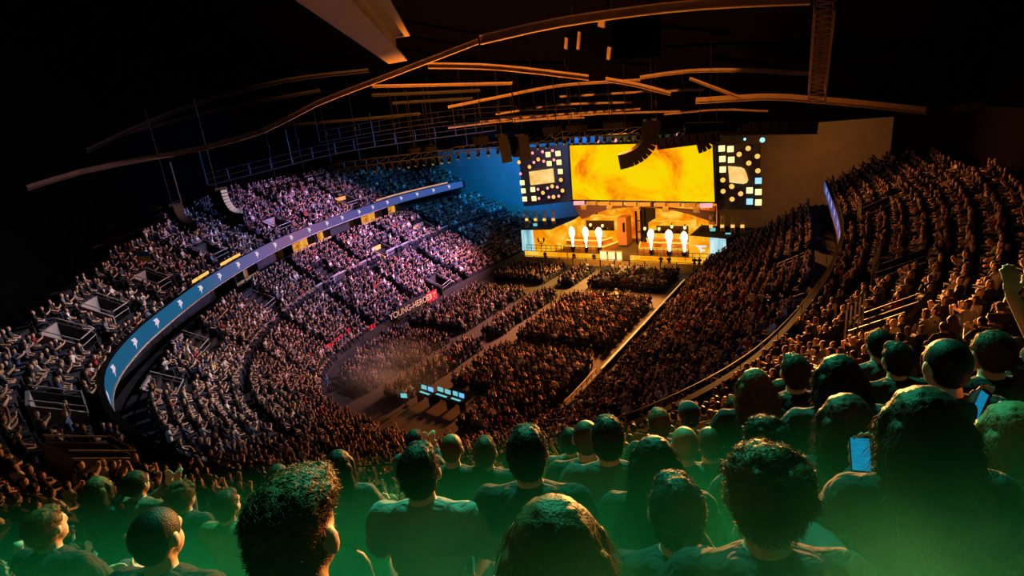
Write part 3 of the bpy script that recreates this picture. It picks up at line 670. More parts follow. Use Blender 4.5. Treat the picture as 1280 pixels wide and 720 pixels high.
for n_, k in enumerate(ind):
    x, y, z, nx, ny, kd = seats[k]; rz = facing((x, y), np.array([nx, ny]), .7)+rng.normal()*.15; s = rng.normal(1, .035)
    reg = 'left' if pj[k, 0] < 480 else ('mid' if pj[k, 0] < 880 else 'right'); lb, gp = gl[reg]
    key = keys[int(rng.choice(len(keys), p=[.22, .12, .12, .08, .05, .08, .1, .08, .07, .08]))]; shirt = names[int(rng.choice(len(names), p=wts))]
    if n_ < 60:
        hc = list(HAIRCOL)[int(rng.choice(5, p=[.45, .3, .1, .1, .05]))]; o = person((x, y, z), rz, s, key[0], key[1], hc, shirt, 1 if rng.random() < .5 else 0, lb, gp)
    else:
        o = bpy.data.objects.new('person', LO[key]); col.objects.link(o); o.location = (x, y, z); o.rotation_euler = (0, 0, rz); o.scale = (s, s, s); o.color = (*SHIRTS[shirt], 1); tag(o, lb, 'person', gp)
# ---- the crowd mesh
def low_person(kind):
    """vertices, quads, part of each quad (0 shirt, 1 skin, 2 hair, 3 trousers); facing +y"""
    V, Q, Pt = [], [], []
    def loft(rings, n, parts, closed_top=True):
        b = len(V)
        for (cx, cy, cz, rx, ry) in rings:
            for k in range(n): V.append((cx+rx*math.cos(2*PI*k/n+PI/n), cy+ry*math.sin(2*PI*k/n+PI/n), cz))
        for i in range(len(rings)-1):
            for k in range(n):
                Q.append((b+i*n+k, b+i*n+(k+1) % n, b+(i+1)*n+(k+1) % n, b+(i+1)*n+k)); p = parts[i]
                if p == 'face':
                    a = 2*PI*(k+.5)/n+PI/n; p = 1 if math.sin(a) > -.15 else 2
                Pt.append(p)
        if closed_top and n == 6:
            t = b+(len(rings)-1)*n; Q.append((t, t+1, t+2, t+3)); Q.append((t, t+3, t+4, t+5)); Pt.extend([parts[-1] if parts[-1] != 'face' else 2]*2)
    def limb(pts, rs, parts):
        b = len(V); pts = [Vector(p) for p in pts]
        for i, p in enumerate(pts):
            d = (pts[min(i+1, len(pts)-1)]-pts[max(0, i-1)]).normalized(); x = d.cross(Vector((0, .3, 1)));
            if x.length < .1: x = Vector((1, 0, 0))
            x.normalize(); y = d.cross(x)
            for k in range(4): a = PI/2*k+PI/4; V.append(tuple(p+(x*math.cos(a)+y*math.sin(a))*rs[i]*1.2))
        for i in range(len(pts)-1):
            for k in range(4): Q.append((b+i*4+k, b+i*4+(k+1) % 4, b+(i+1)*4+(k+1) % 4, b+(i+1)*4+k)); Pt.append(parts[i])
        t = b+(len(pts)-1)*4; Q.append((t, t+1, t+2, t+3)); Pt.append(parts[-1])
    st = .0 if kind != 'stand' else .42; lean = .05 if kind == 'lean' else 0.
    loft([(0, 0, .44+st, .17, .13), (0, -.01+lean*.4, .74+st, .16, .115), (0, -.02+lean, .98+st, .205, .12), (0, -.01+lean, 1.07+st, .15, .09), (0, .0+lean, 1.10+st, .06, .055)], 6, [0, 0, 0, 0], False)
    h = 1.10+st; loft([(0, .01+lean, h, .05, .05), (0, .02+lean, h+.04, .066, .075), (0, .015+lean, h+.13, .082, .098), (0, .0+lean, h+.21, .078, .092), (0, -.01+lean, h+.262, .045, .055)], 6, [1, 'face', 'face', 2])
    for s in (-1, 1):
        a = (s*.2, -.01+lean, 1.02+st)
        if kind in ('lap', 'lean', 'stand'): limb([a, (s*.26, .06+lean, .80+st), (s*.13, .30, .70+st), (s*.07, .36, .70+st)], [.06, .05, .038, .04], [0, 1, 1])
        elif kind == 'clap': limb([a, (s*.26, .12, .86), (s*.05, .34, 1.02), (s*.03, .36, 1.12)], [.06, .05, .038, .04], [0, 1, 1])
        elif kind == 'up': limb([a, (s*.28, .10, 1.20), (s*.16, .14, 1.48), (s*.12, .14, 1.58)], [.06, .05, .038, .04], [0, 1, 1])
        if kind == 'stand': limb([(s*.09, 0, .9), (s*.1, .02, .48), (s*.1, 0, .06), (s*.1, .1, .04)], [.09, .07, .05, .05], [3, 3, 3])
        else: limb([(s*.09, 0, .50), (s*.13, .42, .53), (s*.12, .42, .08), (s*.12, .5, .05)], [.09, .07, .05, .05], [3, 3, 3])
    return np.array(V), np.array(Q), np.array(Pt)
KIND = ['lap', 'clap', 'up', 'lean']; LP = [low_person(k) for k in KIND]
n = len(rest); S = seats[rest]; kk = rng.choice(4, n, p=[.5, .27, .05, .18])
allV, allQ, allC = [], [], []; base = 0
SK = np.array([(.50, .31, .23), (.58, .38, .29), (.40, .24, .16), (.22, .13, .09)]); HR = np.array([(.02, .014, .01), (.07, .04, .02), (.25, .15, .07), (.04, .03, .03)])
SC = np.array([(.02, .02, .022), (.05, .05, .06), (.16, .16, .17), (.72, .70, .68), (.04, .06, .14), (.30, .03, .035), (.55, .50, .46), (.10, .16, .3), (.6, .35, .05)]); SW = np.array([.46, .2, .08, .10, .08, .02, .04, .015, .005]); SW /= SW.sum()
for q in range(4):
    m_ = kk == q; V, Q, Pt = LP[q]; s_ = S[m_]; N = len(s_)
    n2 = -s_[:, 3:5]; b2 = STAGE-s_[:, :2]; b2 /= np.linalg.norm(b2, axis=1)[:, None]; d2 = n2*.5+b2*.5; rz = np.arctan2(-d2[:, 0], d2[:, 1])+rng.normal(size=N)*.22
    c, si = np.cos(rz), np.sin(rz); sc = rng.normal(1, .05, N); szz = rng.normal(1.0, .04, N)
    X = V[None, :, :]*sc[:, None, None]
    # lean heads and bodies a little so no two sit alike
    lx = rng.normal(size=N)*.05; X = X.copy(); X[:, :, 0] += lx[:, None]*np.clip(V[None, :, 2]-.5, 0, 1); X[:, :, 1] += (rng.normal(size=N)*.06)[:, None]*np.clip(V[None, :, 2]-.5, 0, 1); X[:, :, 2] *= szz[:, None]
    W = np.empty_like(X); W[:, :, 0] = X[:, :, 0]*c[:, None]-X[:, :, 1]*si[:, None]+s_[:, 0, None]; W[:, :, 1] = X[:, :, 0]*si[:, None]+X[:, :, 1]*c[:, None]+s_[:, 1, None]; W[:, :, 2] = X[:, :, 2]+s_[:, 2, None]
    QQ = Q[None]+(np.arange(N)*len(V))[:, None, None]+base; base += N*len(V)
    colr = np.empty((N, 4, 3)); colr[:, 0] = SC[rng.choice(len(SC), N, p=SW)]; colr[:, 1] = SK[rng.choice(4, N, p=[.45, .35, .14, .06])]; colr[:, 2] = HR[rng.choice(4, N, p=[.5, .3, .1, .1])]; colr[:, 3] = (.03, .033, .05)
    allV.append(W.reshape(-1, 3)); allQ.append(QQ.reshape(-1, 4)); allC.append(colr[:, Pt].reshape(-1, 3))
allV = np.vstack(allV); allQ = np.vstack(allQ); allC = np.vstack(allC)
def np_mesh(name, V, Q, C=None):
    me = bpy.data.meshes.new(name); me.vertices.add(len(V)); me.vertices.foreach_set('co', V.astype(np.float32).ravel()); me.loops.add(len(Q)*4); me.loops.foreach_set('vertex_index', Q.astype(np.int32).ravel())
    me.polygons.add(len(Q)); me.polygons.foreach_set('loop_start', np.arange(0, len(Q)*4, 4, dtype=np.int32))
    if C is not None:
        a = me.attributes.new('tint', 'FLOAT_COLOR', 'FACE'); a.data.foreach_set('color', np.hstack([C, np.ones((len(C), 1))]).astype(np.float32).ravel())
    me.update(calc_edges=True); me.validate(); return me
cr = link('crowd', np_mesh('crowd', allV, allQ, allC), K['crowd']); tag(cr, 'thousands of seated audience members filling the stands and the arena floor', 'crowd', kind='stuff')
print('crowd people', n, 'individuals', len(ind)+len(HEROES), 'faces', len(allQ))
# ---- rows of seats under everyone, one object
def seat_mesh():
    mb = MB(); mb.box((0, .16, .41), (.46, .42, .05))
    prof = [(-.23, .42), (.23, .42), (.235, .66), (.20, .76), (.12, .81), (0, .825), (-.12, .81), (-.20, .76), (-.235, .66)]
    mb.prism(prof, (0, -.13, 0), (1, 0, 0), (0, -.12, 1), .045); mb.box((-.2, .1, .2), (.05, .3, .4)); mb.box((.2, .1, .2), (.05, .3, .4)); return mb
sm = seat_mesh(); SV = np.array(sm.v); hs = [(o.location.x, o.location.y, o.location.z, o.rotation_euler.z) for o, *_ in HERO.values()]
rows_ = [(s[0], s[1], s[2], facing((s[0], s[1]), np.array([s[3], s[4]]), .3)) for s in seats]+hs
V4, L4 = [], []; base = 0
fl = [f for f in sm.f]; tri = []
for f in fl:
    if len(f) == 4: tri.append(f)
    else:
        for i in range(1, len(f)-1, 2): tri.append((f[0], f[i], f[i+1], f[min(i+2, len(f)-1)]) if i+2 < len(f) else (f[0], f[i], f[i+1], f[i+1]))
tri = [t for t in tri if len(set(t)) == 4]; TQ = np.array(tri); Rr = np.array(rows_)
c, si = np.cos(Rr[:, 3]), np.sin(Rr[:, 3])
W = np.stack([SV[None, :, 0]*c[:, None]-SV[None, :, 1]*si[:, None]+Rr[:, 0, None], SV[None, :, 0]*si[:, None]+SV[None, :, 1]*c[:, None]+Rr[:, 1, None], SV[None, :, 2]+Rr[:, 2, None]], -1)
QQ = TQ[None]+(np.arange(len(Rr))*len(SV))[:, None, None]
so = link('seating', np_mesh('seating', W.reshape(-1, 3), QQ.reshape(-1, 4)), K['seat']); tag(so, 'rows of dark plastic stadium seats beneath the audience', 'seats', kind='stuff')
# ------------------------------------------------------------------ stage
def V3(a): return Vector([float(t) for t in a])
def quadslab(mb, pts, back, mi=0):
    """a slab whose front face is the four points (world), thickened along back"""
    q = [V3(p) for p in pts]; bk = V3(back); vs = q+[p+bk for p in q]
    mb.add(vs, [(0, 1, 2, 3), (7, 6, 5, 4), (0, 4, 5, 1), (1, 5, 6, 2), (2, 6, 7, 3), (3, 7, 4, 0)], mi)
st = empty('stage', (0, 0, 0), 0, 'wide raised stage platform glowing amber at the far end of the hall', 'stage')
mb = MB(); mb.box((-27.6, 73.5, .65), (28.4, 13, 1.3)); mb.build('deck', K['stagewood'], st)
for x0, x1 in ((-41.8, -34.8), (-34.6, -28.6), (-25.4, -20.2), (-20.0, -13.4)):
    mb = MB(); mb.box(((x0+x1)/2, 66.93, .62), (x1-x0, .12, 1.2)); mb.build('front_panel', K['ledyellow'], st)
# back LED wall behind the booths, seen under the arch
bw = empty('led_backdrop', (0, 0, 0), 0, 'amber LED backdrop glowing behind the two player booths under the arch', 'backdrop screen')
mb = MB(); mb.box((-30.4, 76.1, 4.3), (6.6, .2, 6.2)); mb.build('led_panel', K['backled'], bw)
mb = MB(); mb.box((-20.6, 76.1, 4.3), (8.4, .2, 6.2)); mb.build('led_panel', K['backled'], bw)
mb = MB()
for x in (-34.0, -27.0, -25.0, -16.2): mb.bar((x, 76.4, 1.3), (x, 76.4, 7.4), .16)
mb.bar((-34.0, 76.4, 7.4), (-16.2, 76.4, 7.4), .16); mb.build('support_frame', K['blackmetal'], bw)
# arch soffit
ar = empty('stage_arch', (0, 0, 0), 0, 'brown curved arch fascia spanning the stage right under the big screen', 'stage arch')
top = [on_y(x, y, 70.5) for x, y in ((717, 257), (750, 258), (800, 258), (850, 260), (893, 265))]
bot = [on_y(x, y, 70.5) for x, y in ((733, 272), (746, 266), (762, 261.5), (780, 259.5), (800, 259), (822, 260.5), (842, 263), (862, 268), (886, 276))]
pts = [V3(top[0]), V3(on_y(727, 274, 70.5))]+[V3(p) for p in bot]+[V3(on_y(893, 277, 70.5)), V3(top[4]), V3(top[2])]
bm = bmesh.new(); vv = [bm.verts.new(p) for p in pts]; f = bm.faces.new(vv); r = bmesh.ops.extrude_face_region(bm, geom=[f])
bmesh.ops.translate(bm, vec=(0, .7, 0), verts=[q for q in r['geom'] if isinstance(q, bmesh.types.BMVert)]); bmesh.ops.recalc_face_normals(bm, faces=bm.faces)
me = bpy.data.meshes.new('arch_fascia'); bm.to_mesh(me); bm.free(); link('arch_fascia', me, K['soffit'], ar)
for x0, x1, z0, z1 in ((726, 735, 5.5, 7.0), (886, 894, 4.6, 6.9)):
    a, b = on_y(x0, 270, 70.8), on_y(x1, 270, 70.8); mb = MB(); mb.box(((a[0]+b[0])/2, 71.1, (z0+z1)/2), (b[0]-a[0], .6, z1-z0)); mb.build('column', K['orangepanel'], ar)
# main screen
ms = empty('led_screen', (0, 0, 0), 0, 'huge wide LED screen showing yellow and orange flames above the stage', 'screen')
tl, tr, br_, bl = [on_y(x, y, 71) for x, y in ((712, 182), (890, 178), (893, 252.5), (716, 249.5))]
mb = MB(); quadslab(mb, (bl, br_, tr, tl), (0, .12, 0)); mb.build('screen_face', K['screen'], ms)
mb = MB(); e = .25
quadslab(mb, (bl+np.array((-e, .13, -e)), br_+np.array((e, .13, -e)), tr+np.array((e, .13, e)), tl+np.array((-e, .13, e))), (0, .5, 0)); mb.build('screen_housing', K['black'], ms)
for k in range(10):
    t = (k+.5)/10; p = V3(bl)*(1-t)+V3(br_)*t; mb = MB(); mb.box((p.x, 70.9, p.z-.45), (1.5, .5, .5)); mb.build('lamp_bar', K['lamppink'] if k in (0, 9) else K['warmpanel'], ms)
    if k % 2 == 0: mb = MB(); mb.box((p.x+.9, 70.6, p.z-1.0), (.8, .5, .55), rot=Matrix.Rotation(.5, 3, 'X')); mb.build('flood_lamp', K['warmpanel'], ms)
# blue header band with lamps above the screen
hb = empty('header_strip', (0, 0, 0), 0, 'blue lit header strip with small lamps above the big screen', 'light strip')
a, b = on_y(705, 176, 71.6), on_y(846, 170, 71.6)
mb = MB(); quadslab(mb, (on_y(712, 180, 71.8), on_y(862, 176.5, 71.8), on_y(862, 168, 71.8), on_y(712, 171, 71.8)), (0, .2, 0)); mb.build('strip_panel', mat('blue header cloth', (.03, .22, .42), .8), hb)
for x, y in ((725, 178), (747, 176.5), (769, 175.5), (848, 168)):
    p = on_y(x, y, 71.4); mb = MB(); mb.ell(p, (.25, .12, .25), 10, 6); mb.build('round_lamp', K['lamppink'], hb)
for x in (737, 759, 781, 792):
    p = on_y(x, 180, 71.4); q = on_y(x, 171.5, 71.4); mb = MB(); mb.bar(p, q, .08); mb.build('hanging_rod', K['railwhite'], hb)
# light walls either side
def light_wall(name_label, quad, squares, circles, pinks, whites, scr, Y):
    o = empty('light_wall', (0, 0, 0), 0, name_label, 'light wall')
    mb = MB(); quadslab(mb, [on_y(x, y, Y+.25) for x, y in quad], (0, .3, 0)); mb.build('backing_panel', K['backpanel'], o)
    for x, y in squares:
        p = on_y(x, y, Y); mb = MB(); mb.box(p, (.72, .18, .72)); mb.build('square_lamp', [K['lampcyan'] if (x, y) in whites else K['lampwarm']][0], o)
        mb = MB(); mb.box((p[0], p[1]+.2, p[2]), (.86, .22, .86)); mb.build('lamp_housing', K['black'], o)
    for x, y in circles+pinks:
        p = on_y(x, y, Y); mb = MB(); r = .30 if (x, y) in circles else .22
        mb.tube([(p[0], p[1], p[2]), (p[0], p[1]-.12, p[2])], [r, r], 14); mb.build('round_lamp', K['lampamber'] if (x, y) in circles else K['lamppink'], o)
        mb = MB(); mb.tube([(p[0], p[1]+.3, p[2]), (p[0], p[1]-.05, p[2])], [r*1.15, r*1.25], 14); mb.build('lamp_housing', K['black'], o)
    c = [V3(on_y(x, y, Y-.02)) for x, y in scr]
    bm = bmesh.new(); f = bm.faces.new([bm.verts.new(q) for q in c]); r = bmesh.ops.extrude_face_region(bm, geom=[f])
    bmesh.ops.translate(bm, vec=(0, .2, 0), verts=[q for q in r['geom'] if isinstance(q, bmesh.types.BMVert)]); bmesh.ops.recalc_face_normals(bm, faces=bm.faces)
    me = bpy.data.meshes.new('side_screen'); bm.to_mesh(me); bm.free(); link('side_screen', me, K['smallscreen'], o)
    return o
K['backpanel'] = mat('dark truss cloth', (.07, .07, .085), .8, scale=2)
Z7 = lambda L: [(640+a/8, 160+b/8) for a, b in L]; Z8 = lambda L: [(840+a/8, 150+b/8) for a, b in L]
Z4 = lambda L: [(620+a/3.556, 140+b/3.556) for a, b in L]
light_wall('left light wall with square and round lamps round a small lit screen', ((655, 258), (713, 252), (710, 180), (648, 186)),
           Z7([(360, 265), (460, 255), (372, 355), (470, 343), (483, 435), (102, 547), (114, 628), (208, 615), (220, 705), (127, 710)]),
           Z7([(265, 313), (178, 388), (72, 342), (492, 518), (404, 582), (312, 647), (508, 625), (418, 688)]),
           Z7([(208, 250), (308, 237), (408, 225), (222, 343), (320, 332), (422, 318), (88, 457), (456, 590), (358, 600), (262, 612), (372, 690), (470, 680), (272, 703)]), [],
           Z7([(168, 438), (405, 405), (420, 545), (185, 573)])[::-1], 72)
sqR = Z8([(497, 285), (585, 290), (504, 390), (592, 398), (508, 495)])+[(937, 238), (948, 240), (937, 252), (948, 253), (948, 226)]
light_wall('right light wall with square and round lamps beside a rounded screen', ((896, 262), (950, 262), (950, 180), (893, 180)), sqR,
           Z8([(763, 283), (673, 343), (855, 362), (769, 430), (860, 507), (510, 600), (600, 665)])+Z4([(1010, 352), (1048, 330), (1088, 363), (1050, 387)]), [], [(937, 252), (948, 226)],
           Z8([(560, 462), (690, 474), (722, 492), (745, 540), (760, 600), (748, 628), (715, 640), (575, 625)])[::-1], 72)
# stage wings with team marks
def wing(label, p0, p1, p2, z0, z1, zin, inner=None, mark=None):
    o = empty('stage_wing', (0, 0, 0), 0, label, 'stage wing')
    return o
def face(name, quad, m, par, th=.25):
    mb = MB(); quadslab(mb, quad, (0, th, 0)); return mb.build(name, m, par)
wl = wing('left stage wing, amber LED face with black winged mark and white end', *[0]*6)
Yl = 67
face('white_led', [on_y(653, 313, Yl), on_y(668.5, 313.5, Yl), on_y(666, 288, Yl), on_y(651.5, 288, Yl)], K['ledwhite'], wl)
face('amber_led', [on_y(668.5, 313.5, Yl), on_y(690, 314, Yl), on_y(687.5, 287.5, Yl), on_y(666, 288, Yl)], K['ledyellow'], wl)
i0, i1 = on_y(690, 314, Yl), on_y(722, 308, 71); i2, i3 = on_y(721, 273, 71), on_y(687.5, 287.5, Yl)
face('angled_led', [i0, i1, i2, i3], K['ledyellow'], wl)
mb = MB(); a, b = on_y(651.5, 288, Yl), on_y(687.5, 287.5, Yl)
mb.add([(a[0], Yl+.26, a[2]+.05), (b[0], Yl+.26, b[2]+.05), (i2[0], 71.2, i2[2]+.05), (i2[0], 73.5, i2[2]+.05), (a[0], 73.5, a[2]+.05)], [(0, 1, 2, 3, 4)])
mb.add([(a[0], Yl+.26, 1.3), (a[0], 73.5, 1.3), (a[0], 73.5, a[2]), (a[0], Yl+.26, a[2])], [(0, 1, 2, 3)]); mb.build('roof_deck', K['black'], wl)
# winged mark: two blades, a tail and whiskers
def px_prism(mb, pts, Y, depth=.06, mi=0):
    q = [V3(on_y(x, y, Y)) for x, y in pts]
    bm_v = q+[p+Vector((0, -depth, 0)) for p in q]; n = len(q)
    mb.add(bm_v, [tuple(range(n)), tuple(range(n, 2*n))[::-1]]+[(k, n+k, n+(k+1) % n, (k+1) % n) for k in range(n)], mi)
MK = lambda L: [(660+a/20.57, 285+b/20.57) for a, b in L]
mb = MB()
px_prism(mb, MK([(258, 228), (240, 270), (250, 312), (278, 365), (305, 372), (290, 320), (272, 290)]), Yl-.02)
px_prism(mb, MK([(402, 232), (385, 285), (392, 325), (378, 362), (402, 372), (428, 318), (430, 275)]), Yl-.02)
px_prism(mb, MK([(338, 330), (328, 362), (340, 372), (350, 360)]), Yl-.02)
px_prism(mb, MK([(302, 388), (312, 412), (345, 402), (378, 412), (392, 390), (345, 384)]), Yl-.02)
px_prism(mb, MK([(345, 415), (328, 448), (350, 475), (372, 448)]), Yl-.02)
mb.build('winged_mark', K['black'], wl)
wr = wing('right stage wing, amber LED face with white angular mark and white end', *[0]*6)
Yr = 66.6
face('amber_led', [on_y(861.5, 325, Yr), on_y(888, 327.5, Yr), on_y(886.5, 297.3, Yr), on_y(861, 295, Yr)], K['ledyellow'], wr)
face('white_led', [on_y(888, 327.5, Yr), on_y(907.5, 328.5, Yr), on_y(907, 299.3, Yr), on_y(886.5, 297.3, Yr)], K['ledwhite'], wr)
a, b = on_y(861, 295, Yr), on_y(907, 299.3, Yr)
mb = MB(); mb.add([(a[0], Yr+.26, a[2]), (b[0], Yr+.26, b[2]), (b[0]+2.2, 73, b[2]), (a[0], 73, a[2])], [(0, 1, 2, 3)])
mb.add([(b[0], Yr+.26, .9), (b[0]+2.2, 73, .9), (b[0]+2.2, 73, b[2]), (b[0], Yr+.26, b[2])], [(0, 1, 2, 3)]); mb.build('roof_deck', K['black'], wr)
MF = lambda L: [(860+a/20.58, 295+b/20.58) for a, b in L]
mb = MB()
px_prism(mb, MF([(185, 240), (480, 245), (470, 285), (345, 288), (350, 320), (365, 345), (455, 352), (435, 385), (375, 392), (318, 440), (308, 350), (250, 318), (330, 312), (290, 300), (225, 278)]), Yr-.02)
mb.build('angular_mark', K['whiteled'] if 'whiteled' in K else emitmat('white mark', srgb(240, 240, 235), 1.0), wr)
# vertical light towers on the wings
def tower(px, y0, y1, Y, group, label):
    a, b = on_y(px, y1, Y), on_y(px, y0, Y); o = empty('light_tower', a, 0, label, 'light tower', group); h = b[2]-a[2]
    mb = MB()
    for dx in (-.2, .2): mb.bar((dx, 0, 0), (dx, 0, h), .07)
    for k in range(6): mb.bar((-.2, 0, h*k/6), (.2, 0, h*(k+1)/6), .05)
    mb.box((0, 0, .05), (.8, .8, .1)); mb.build('truss', K['warmpanel'], o)
    for k in range(2):
        mb = MB(); mb.box((0, -.2, h*(.45+.4*k)), (.4, .25, .35)); mb.build('lamp_head', K['lampamber'] if k == 0 else K['warmpanel'], o)
for x in (660, 671, 682, 693): tower(x, 262, 284, 70, 'light towers on the left wing', 'slim light tower on top of the left stage wing')
for x in (889, 903, 916, 928): tower(x, 268, 294, 70, 'light towers on the right wing', 'slim light tower on top of the right stage wing')
for (x, y, Y, lb) in ((669, 281, 69, 'bright cyan monitor on the left stage wing'), (891, 287, 69, 'cyan monitor on the right wing nearer the booth'), (910, 293, 69, 'cyan monitor at the outer end of the right wing')):
    p = on_y(x, y, Y); o = empty('monitor', (p[0], p[1], p[2]-.35), .2, lb, 'monitor'); mb = MB(); mb.box((0, 0, .35), (.62, .08, .4)); mb.build('screen', K['monitor'], o)
    mb = MB(); mb.box((0, .1, .2), (.08, .06, .4)); mb.box((0, .1, .02), (.4, .3, .04)); mb.build('stand', K['black'], o)
# booths
def booth(label, x0, x1, z0, z1, oz0, oz1, Y, group):
    o = empty('player_booth', ((x0+x1)/2, Y, z0), 0, label, 'player booth', group); w_ = (x1-x0)/2
    mb = MB(); t = .35
    mb.box((0, 1.2, (z1-z0)-.2), (2*w_, 2.6, .4)); mb.build('roof', K['ledyellow'], o)
    for s in (-1, 1): mb = MB(); mb.box((s*(w_-t/2), 1.2, (z1-z0)/2-.2), (t, 2.6, z1-z0-.4)); mb.build('side_wall', K['ledyellow'], o)
    mb = MB(); mb.box((0, 0, (oz0-z0)/2), (2*w_-2*t, .3, oz0-z0)); mb.build('front_panel', K['ledyellow'], o)
    mb = MB(); mb.box((0, 2.3, (z1-z0)/2), (2*w_-2*t, .15, z1-z0-.5)); mb.build('rear_wall', K['soffit'], o)
    mb = MB(); mb.box((0, .7, oz0-z0-.12), (2*w_-2*t-.1, .9, .08)); mb.build('desk', K['black'], o)
    for k in range(5):
        x = -w_+.9+(2*w_-1.8)*k/4; m2 = MB(); m2.box((x, .45, oz0-z0+.16), (.55, .06, .36)); m2.build('monitor', K['black'], o)
    return o
booth('left player booth with lit amber frame behind three flame jets', -34.8, -28.7, 2.1, 5.45, 3.55, 5.05, 71, None)
booth('right player booth with lit amber frame near the white angular mark', -24.15, -18.45, 2.0, 4.8, 3.3, 4.45, 71, None)
# block and dark frames at the centre
o = empty('scenic_block', (0, 0, 0), 0, 'orange scenic block with a dark slot right of the left booth', 'scenic block')
mb = MB(); mb.box((-27.8, 71.5, 3.6), (1.3, 2, 3.9)); mb.build('body', K['orangepanel'], o); mb = MB(); mb.box((-27.5, 70.46, 4.2), (.3, .1, 1.3)); mb.build('slot', K['black'], o)
o = empty('scenic_gateway', (0, 0, 0), 0, 'tall dark double frame standing at the centre of the stage', 'scenic frame')
for x in (-26.6, -25.9, -25.3): mb = MB(); mb.bar((x, 73, 1.3), (x, 73, 7.0), .22); mb.build('post', K['black'], o)
for z in (3, 4.6, 6.4): mb = MB(); mb.bar((-26.6, 73, z), (-25.3, 73, z), .12); mb.build('crossbar', K['black'], o)
for x, y in ((711, 280), (738, 281), (753, 282), (806, 285.6), (823.7, 286), (839.7, 283), (856, 284.4)):
    p = on_y(x, y, 70.4); o = empty('stage_lamp', p, 0, 'small bright warm lamp hanging over the front of the booths', 'lamp', 'warm lamps over the booths')
    mb = MB(); mb.ell((0, 0, 0), (.2, .2, .26), 10, 7); mb.build('bulb', K['lampwarm'], o); mb = MB(); mb.tube([(0, 0, .22), (0, 0, .42)], [.12, .06], 8); mb.build('cap', K['black'], o)
# stepped risers with glowing edges
def riser(label, x0, x1, s):
    o = empty('stage_riser', (0, 0, 0), 0, label, 'stage riser')
    for k, (z, y0, cut) in enumerate(((2.1, 67.6, .0), (2.65, 68.7, .9))):
        a, b = (x0, x1-cut) if s > 0 else (x0+cut, x1)
        foot = [(a, y0), (b, y0), (b+(.9 if s > 0 else 0), 70.8), (a-(0 if s > 0 else .9), 70.8)]
        mb = MB(); n = 4; vs = [(p[0], p[1], 1.3) for p in foot]+[(p[0], p[1], z) for p in foot]
        mb.add(vs, [(4, 5, 6, 7)]+[(i, (i+1) % 4, 4+(i+1) % 4, 4+i) for i in range(4)]); mb.build('platform', K['orangepanel'], o)  # yellow-orange glow on the fronts put into the platform colour
        mb = MB(); mb.bar((a, y0-.05, z), (b, y0-.05, z), .14, .2); q = foot[2] if s > 0 else foot[3]; q0 = foot[1] if s > 0 else foot[0]
        mb.bar((q0[0], q0[1], z), (q[0], q[1], z), .14, .2); mb.build('glow_strip', K['glowedge'], o)
riser('left two-step stage riser with glowing yellow edges before the left booth', -35.6, -29.4, 1)
riser('right two-step stage riser with glowing yellow edges before the right booth', -24.4, -18.0, -1)
# lit front slats at the stage centre
o = empty('slat_panel', (0, 0, 0), 0, 'white lit vertical slat panel at the front centre of the stage', 'slat panel')
a, b = on_y(751, 318, 65.6), on_y(776, 319, 65.6)
for k in range(13):
    if k in (4, 9): continue
    x = a[0]+(b[0]-a[0])*k/12; mb = MB(); mb.box((x, 65.6, a[2]-.2), (.16, .1, 1.2)); mb.build('slat', K['lampwarm'], o)
mb = MB(); mb.box(((a[0]+b[0])/2, 65.75, a[2]-.75), (b[0]-a[0]+.4, .3, .2)); mb.box(((a[0]+b[0])/2, 65.75, a[2]+.45), (b[0]-a[0]+.4, .15, .12))
for x in (a[0]-.1, b[0]+.1): mb.bar((x, 65.75, 0), (x, 65.75, a[2]+.45), .1)
mb.build('frame', K['warmpanel'], o)
# crowd barriers before the stage
for k in range(13):
    x = -40.8+2.02*k; o = empty('crowd_barrier', (x, 64.6, 0), 0, 'steel crowd barrier section lit amber between the audience and the stage', 'barrier', 'crowd barriers before the stage')
    mb = MB()
    for a, b in (((0, 0, 0), (0, 0, 1.2)), ((1.96, 0, 0), (1.96, 0, 1.2)), ((0, 0, 1.2), (1.96, 0, 1.2)), ((0, 0, .12), (1.96, 0, .12)), ((0, 0, 0), (0, .9, 0)), ((1.96, 0, 0), (1.96, .9, 0)), ((0, .9, 0), (0, 0, 1.1))): mb.bar(a, b, .06)
    mb.build('frame', K['blackmetal'], o); mb = MB(); mb.box((.98, .02, .6), (1.84, .03, .95)); mb.build('panel', K['warmpanel'], o)  # amber light on the barrier put into the panel colour
# railing on the stage front left
def railing(label, p, q, n, h, m=K['blackmetal']):
    p, q = V3(p), V3(q); o = empty('railing', p, 0, label, 'railing'); d = q-p
    mb = MB(); mb.bar((0, 0, h), d+Vector((0, 0, h)), .06); mb.bar((0, 0, h*.5), d+Vector((0, 0, h*.5)), .04); mb.build('rail', m, o)
    for k in range(n+1): mb = MB(); c = d*(k/n); mb.bar(c, c+Vector((0, 0, h)), .05); mb.build('post', m, o)
    return o
railing('dark stage-edge railing below the left flame jets', (-35.2, 66.9, 1.3), (-29.4, 66.9, 1.3), 7, 1.0)
railing('long dark stage-edge railing left of the flame jets', (-41.2, 66.75, 1.3), (-35.5, 66.75, 1.3), 7, .95)
railing('dark stage-edge railing below the white angular mark', (-18.0, 66.3, 1.0), (-13.6, 66.3, 1.0), 5, 1.0)
railing('dark stage-edge railing below the right flame jets', (-24.4, 66.9, 1.3), (-18.2, 66.9, 1.3), 7, 1.0)
